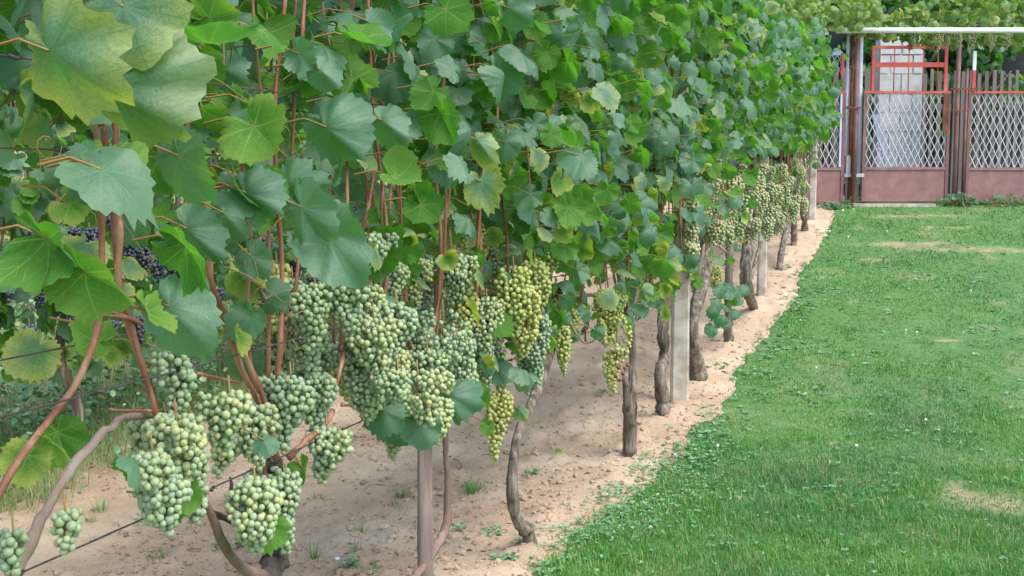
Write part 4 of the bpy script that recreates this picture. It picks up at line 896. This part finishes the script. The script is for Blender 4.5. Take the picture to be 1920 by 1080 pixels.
while x < 1632:
    mb = MB(); fbox(mb, x, 128 + R.uniform(-4, 6), x + R.uniform(8, 10), 392, .95 + R.uniform(-.005, .005), .02); mb.build('paling', M_PICK, pf, False); x += R.uniform(13, 16)
mb = MB(); a, b = fp(1638, 215, .5), fp(1672, 330, .5); d = unit(b - a); mb.box((a + b) / 2, (.075, .03, np.linalg.norm(b - a)), np.cross(d, HD), HD, d); mb.box((a + b) / 2 + HD * .02, (.03, .012, np.linalg.norm(b - a) * .96), np.cross(d, HD), HD, d)
tag(mb.build('plank', M_PALEB, None, False), 'pale blue plank leaning on the blocks behind the middle gate', 'plank')
# shed
sh = empty('shed', zb(1700, 3.4), 'dark grey shed rising behind the gates and palings', 'building')
def wbox(mb, u0, u1, z0, z1, h0, h1, m=0): mb.box(UD * (u0 + u1) / 2 + HD * (h0 + h1) / 2 + np.array([0, 0, (z0 + z1) / 2]), (u1 - u0, h1 - h0, z1 - z0), UD, HD, (0, 0, 1), m)
uc = (fp(1700, 300, 3.4)) @ UD
mb = MB(); wbox(mb, uc - 5, uc + 8, .9, 4.2, 18., 21.5); mb.build('wall', M_SHED, sh, False)
mb = MB(); wbox(mb, uc + .10, uc + 8.1, .85, 3.5, 17.85, 17.99); mb.build('boarding', M_DARK, sh, False)
mb = MB(); wbox(mb, uc - 2.6, uc - .75, .85, 3.0, 17.85, 17.99); mb.build('door', M_DARK, sh, False)
mb = MB()
for k in range(34): wbox(mb, uc - 5.3 + k * .4, uc - 4.92 + k * .4, 4.21, 4.27, 17.6, 21.9)
mb.build('roof', mat_simple('roof_sheet', [(.3, (.22, .20, .20)), (.7, (.34, .31, .30))], 4, .8, .2), sh, False)
mb = MB(); wbox(mb, fp(1690, 0, 0) @ UD - .62, fp(1690, 0, 0) @ UD + .40, .86, .905, HG - .16, HG + .12)
tag(mb.build('threshold_slab', M_CONC, None, False), 'pale concrete slab at the foot of the middle gate', 'slab')
# climbing vine over the gates
cv = empty('climbing_vine', zb(1900, .0), 'pale green climbing vine sprawling over the white pipe above the gates', 'climbing vine')
mb = MB()
def band(n, x0, x1, y0f, y1f, size, yel, dd0=-.25, dd1=.35, m=0):
    J = []
    for _ in range(n):
        px = R.uniform(x0, x1); J.append(fp(px, R.uniform(y0f(px), y1f(px)), R.uniform(dd0, dd1)))
    J = np.array(J); N = -HD * 1. + rng.normal(0, .45, (n, 3)) + np.array([0, 0, .5]); T = rng.normal(0, .6, (n, 3)) + np.array([0, 0, -.7])
    yl = np.where(rng.random(n) < yel, rng.uniform(.4, 1, n), .05); add_leaves(mb, J, T, N, size * rng.uniform(.7, 1.2, n), np.stack([rng.random(n), yl, rng.random(n)], 1), 2, m=m)
top = lambda p: np.interp(p, [1440, 1530, 1600, 1640, 1700, 1760, 1830, 2100], [10, 8, 30, 34, 14, -20, -30, -30])
band(260, 1420, 1640, lambda p: -6, lambda p: 54, .075, .22, -.4, .4)
band(560, 1440, 2080, top, lambda p: 52, .075, .22)
band(200, 1600, 2080, lambda p: 58, lambda p: np.interp(p, [1600, 1680, 1720, 1830, 2080], [66, 74, 88, 84, 84]), .07, .4, -.1, .3)
mb.build('foliage', [M_LEAF2, M_STEM], cv)
mb = MB()
for k in range(4): mb.tube(smooth_path([fp(1530 + 140 * k, 45, .1), fp(1600 + 140 * k, 40 + R.uniform(-9, 9), .0), fp(1700 + 140 * k, 44, .12)], 12), .012, 6)
mb.tube(smooth_path([fp(1950, 380, .15), fp(1945, 250, .12), fp(1958, 120, .16), fp(1940, 44, .1)], 16), .022, 8, lump=.2)
mb.build('stem', M_BARK, cv)
for k, (px, py) in enumerate(((1745, 70), (1752, 80), (1790, 76), (1812, 84), (1818, 74), (1770, 66), (1705, 74), (1850, 80), (1880, 78))):
    bunch_mesh('grape_bunch', .10, .24, .011, M_PALE, cv, fp(px, py - 16, -.05), 1, .1, 0, 0, 700 + k)
# trees beyond the shed and the far rows
def bush(loc, rad, ht, n, label, cat='tree', name='garden_tree', m=None, leaf=.10, grp=None):
    rt = empty(name, loc, label, cat, grp); L0 = np.array(loc, float); mb = MB(); mb.tube(smooth_path([L0 - (0, 0, .1), L0 + (.05, 0, ht * .3), L0 + (-.05, .1, ht * .75)], 12), np.linspace(.10, .03, 12), 9, lump=.2)
    for k in range(6):
        a = R.uniform(0, 6.28); z = R.uniform(.25, .6) * ht; mb.tube(smooth_path([L0 + (0, 0, z), L0 + (math.cos(a) * rad * .4, math.sin(a) * rad * .4, z + ht * .15), L0 + (math.cos(a) * rad * .8, math.sin(a) * rad * .8, z + ht * .25)], 8), np.linspace(.04, .01, 8), 6)
    mb.build('trunk', M_BARK, rt); mb = MB(); cs = [(R.uniform(-.7, .7) * rad, R.uniform(-.7, .7) * rad, R.uniform(.3, .9) * ht, R.uniform(.3, .55) * rad) for _ in range(22)]
    c = np.array([cs[R.randrange(22)] for _ in range(n)]); J = L0 + c[:, :3] + unit(rng.normal(size=(n, 3))) * c[:, 3:] * rng.random((n, 1)) ** .4
    add_leaves(mb, J, rng.normal(0, .6, (n, 3)) + (0, 0, -.4), unit(J - L0 - (0, 0, ht * .5)) + rng.normal(0, .4, (n, 3)) + (0, 0, .4), leaf * rng.uniform(.7, 1.3, n), np.stack([rng.random(n), np.full(n, .05), rng.random(n)], 1), 2)
    mb.build('crown', [m or M_LEAF, M_STEM], rt); return rt
for k, (u, h, rd, ht, lab) in enumerate(((6.5, 24, 2.2, 5.2, 'leafy tree behind the shed at the right'), (2., 25, 2.2, 5.5, 'dark green tree rising behind the shed roof'), (-2.5, 24, 2.4, 5., 'bushy tree behind the left end of the shed'), (-8, 22, 2.5, 4.6, 'broad tree behind the far vine rows'), (-4.8, 20.5, 2.2, 5.0, 'round tree behind the third vine row, left of the shed'), (-13, 19, 2.6, 4.4, 'bushy tree at the far left behind the vine rows'), (11, 22, 2.4, 5., 'tree beyond the lawn at the far right'))):
    p = UD * u + HD * h; bush((p[0], p[1], .93), rd, ht, 2600, lab, leaf=.17)

for px, lab, ht in ((1560, 'dark leafy bush in front of the shed wall above the left gate leaf', 3.3), (1660, 'dark leafy tree in front of the shed above the middle gate', 3.6), (1820, 'dark leafy tree in front of the shed above the right gate', 3.7)):
    p = fp(px, 200, 2.6); bush((p[0], p[1], .93), .8, ht, 900, lab, leaf=.09)
# ------------------------------------------------------------------ small things on the ground
M_TUFT = mat_blade('tuft_blade', [(.2, (.07, .17, .03)), (.5, (.13, .28, .05)), (.8, (.2, .36, .09))])
def grass_tuft(px, py, n, ht, spread, lab, broad=False):
    p = gpt(px, py); p[2] = gz(p[0], p[1]); a = rng.random(n) * 6.28; rr = spread * rng.random(n) ** .7
    B = np.stack([p[0] + rr * np.cos(a), p[1] + rr * np.sin(a), np.full(n, p[2] - .004)], 1)
    V, q, t, T = blades(B, ht * rng.uniform(.5, 1.1, n), (.0035 if broad else .0014) * rng.uniform(.7, 1.2, n), rng.uniform(.2, 1.2, n), a - math.pi / 2 + rng.normal(0, .4, n), np.stack([rng.random(n), np.full(n, .55), (rng.random(n) < .1) * .6], 1))
    tag(mesh_np('grass_tuft', V, q, t, [M_TUFT], attrs={'tint': T}), lab, 'grass tuft', 'weed tufts on the bare soil')
for a in ((888, 925, 110, .085, .045, 'largest bright green grass tuft, on the soil between the smooth stem and the curved trunk'),
          (752, 930, 40, .06, .03, 'grass tuft on the soil just left of the wooden stake'), (735, 945, 22, .04, .03, 'thin sparse grass blades beside the tuft left of the stake'), (600, 938, 34, .04, .03, 'low grass tuft under the lone hanging bunch'),
          (590, 1045, 26, .075, .02, 'upright grass sprig near the bottom edge, right of the stump'), (680, 995, 20, .07, .015, 'slender grass sprig on the soil midway between stump and stake'), (664, 1035, 12, .055, .012, 'tiny grass sprig lower left of the stake'),
          (300, 1045, 40, .05, .05, 'grass tuft at the bottom left below the biggest bunch'), (190, 955, 26, .07, .03, 'grass sprig on the soil below the old curved cane'), (170, 975, 18, .05, .02, 'small grass sprig left of the lowest wire'),
          (1200, 655, 20, .04, .03, 'faint grass tuft on the soil behind the split trunk'), (1035, 800, 22, .035, .03, 'faint grass tuft on the soil right of the curved trunk'), (700, 1075, 30, .04, .04, 'leafy tuft at the bottom edge left of the stake'), (1262, 820, 16, .04, .03, 'small grass sprig in front of the concrete post')):
    grass_tuft(*a)
def weed_rosette(px, py, n, r, lab):
    p = gpt(px, py); p[2] = gz(p[0], p[1]) + .006; mb = MB(); a = rng.random(n) * 6.28
    J = p + np.stack([np.cos(a) * r * rng.random(n), np.sin(a) * r * rng.random(n), rng.uniform(0, .02, n)], 1)
    T = np.stack([np.cos(a), np.sin(a), rng.uniform(-.1, .4, n)], 1); V, t, TT = leaflets(J, rng.uniform(.006, .012, n), np.stack([rng.normal(0, .3, n), rng.normal(0, .3, n), np.ones(n)], 1), a, np.stack([rng.random(n), np.full(n, .5), np.zeros(n)], 1))
    tag(mesh_np('weed_plant', V, None, t, [M_CLOV], attrs={'tint': TT}), lab, 'weed', 'low weeds on the bare soil')
for a in ((440, 1022, 60, .10, 'creeping grey green weed on the soil below the nearest bunches'), (280, 985, 40, .07, 'creeping weed on the soil under the lowest wire'), (925, 1000, 30, .05, 'low pale weed just left of the knobbly trunk foot'), (1000, 892, 30, .04, 'small pale weed between the curved trunk and the split trunk'),
          (950, 1058, 60, .06, 'pale clover patch at the bottom edge left of the lawn border'), (860, 1000, 20, .04, 'tiny weed right of the smooth stem foot'), (655, 1070, 34, .04, 'low weed at the bottom edge between stump and stake'), (1130, 745, 24, .04, 'faint weed left of the split trunk')):
    weed_rosette(*a)
def stone(px, py, r, mat, lab, name='stone', sq=.7):
    p = gpt(px, py); p[2] = gz(p[0], p[1]) + r * .35; V, t = lumps(np.array([p]), np.array([r]), 2, sq, .10); tag(mesh_np(name, V, None, t, [mat]), lab, 'stone')
M_STONE = mat_simple('brown_stone', [(.3, (.22, .15, .12)), (.7, (.36, .25, .20))], 30, .9, .6); M_WST = mat_simple('white_stone', [(.3, (.6, .62, .68)), (.7, (.75, .76, .8))], 30, .6, .2)
stone(683, 905, .017, M_STONE, 'round brown stone on the soil beneath the lone hanging bunch'); stone(632, 1045, .008, M_WST, 'tiny white pebble at the bottom left of the stake', 'pebble'); stone(1188, 885, .006, M_WST, 'tiny white pebble at the edge of the grass by the split trunk', 'pebble')
for k, (px, py, r) in enumerate(((700, 865, .02), (712, 880, .014), (640, 870, .016), (655, 1000, .012), (1050, 1010, .014), (1070, 1020, .012))):
    stone(px, py, r, M_SOIL, ['large soil lump behind the round brown stone', 'smaller soil lump touching the large one near the brown stone', 'soil lump left of the round brown stone', 'soil lump on the open ground left of the stake', 'soil lump right of the knobbly trunk foot', 'second soil lump toward the grass from the knobbly foot'][k], 'soil_lump')
def dead_leaf(px, py, L, lab, yl=1.):
    p = gpt(px, py); p[2] = gz(p[0], p[1]) + .012; mb = MB(); a = R.uniform(0, 6.28); add_leaves(mb, p, np.array([math.cos(a), math.sin(a), .05]), np.array([.1, -.2, 1.]), np.array([L]), (.5, yl, .3), 1); tag(mb.build('fallen_leaf', [M_LEAF2, M_STEM]), lab, 'fallen leaf', 'fallen leaves')
dead_leaf(1045, 855, .035, 'curled yellowish fallen leaf on the soil between the curved and the split trunk'); dead_leaf(1530, 437, .07, 'pale yellow fallen leaf by the foot of the last post')
dead_leaf(1455, 598, .05, 'yellow green fallen leaf at the lawn edge beside the thick trunk'); dead_leaf(1484, 428, .06, 'reddish brown leaf far down the row')
def twig(px, py, px2, py2, r, lab):
    a, b = gpt(px, py), gpt(px2, py2); a[2] = gz(a[0], a[1]) + .006; b[2] = gz(b[0], b[1]) + .006; mb = MB(); mb.tube(smooth_path([a, (a + b) / 2 + (0, 0, .012), b], 10), r, 6, lump=.2); tag(mb.build('twig', M_CANE_OLD), lab, 'twig', 'twigs on the soil')
for a in ((850, 858, 868, 880, .003, 'short twig on the soil right of the smooth stem'), (1030, 862, 1060, 850, .003, 'twig beside the curled fallen leaf'), (905, 850, 945, 862, .002, 'thin twig on the soil below the long yellow bunch'), (200, 1005, 240, 1000, .003, 'twig on the soil left of the nearest bunches'), (560, 885, 600, 880, .002, 'thin twig on the soil behind the lone bunch')): twig(*a)
# clover flowers
M_FLOW = mat_simple('clover_flower', [(.3, (.62, .56, .54)), (.7, (.8, .78, .76))], 50, .8, .5)
for k, (px, py) in enumerate(((1698, 628), (1719, 632), (1590, 450), (1555, 440), (1663, 440), (1820, 553), (1600, 398), (1580, 400), (1735, 800), (1345, 850), (1605, 850), (1530, 700))):
    p = gpt(px, py); h = p @ HD; p[2] += .035; mb = MB(); v, f = ICO[1]; mb.add(v * (1 + .3 * (rng.random((len(v), 1)) - .5)) * .0075 * max(1, h / 9) + p, None, f); mb.tube([p, p - (0, .004, .05)], .0012, 5)
    tag(mb.build('clover_flower', M_FLOW, None, False), 'small white clover flower head standing in the short grass', 'flower', 'white clover flowers in the lawn')
# low leafy plants at the feet of the gates
for k, (px, py, n, sp, lab) in enumerate(((1800, 388, 60, .2, 'leafy green weeds at the foot of the brown post right of the middle gate'), (1622, 382, 14, .05, 'small leafy weed at the left foot of the middle gate'), (1560, 392, 60, .25, 'low leafy weeds in front of the left gate leaf'), (1890, 388, 34, .4, 'leafy green weeds at the foot of the right gate'))):
    p = gpt(px, py); mb = MB(); J = p + np.outer(rng.normal(0, sp * .5, n), UD) + np.outer(rng.normal(0, .05, n), HD) + np.stack([0 * np.arange(n), 0 * np.arange(n), rng.uniform(.0, .16 if k != 2 else .06, n)], 1)
    add_leaves(mb, J, rng.normal(0, .6, (n, 3)), -HD + rng.normal(0, .5, (n, 3)) + (0, 0, .7), .035 * rng.uniform(.7, 1.3, n), np.stack([rng.random(n), np.full(n, .05), rng.random(n)], 1), 2)
    for q_ in J: mb.tube([np.array([p[0], p[1], p[2] - .02]) + (q_ - p) * np.array([.6, .6, 0]) * .9, (p + q_) / 2 + (0, 0, .01), q_], .0022, 4, m=1, cap=False)
    mb.tube([p - UD * sp, p + UD * sp], .004, 5, m=1)
    tag(mb.build('leafy_weed', [M_LEAF, M_STEM]), lab, 'weed')
print('TRIS', sum(len(o.data.polygons) for o in SC.objects if o.type == 'MESH'))
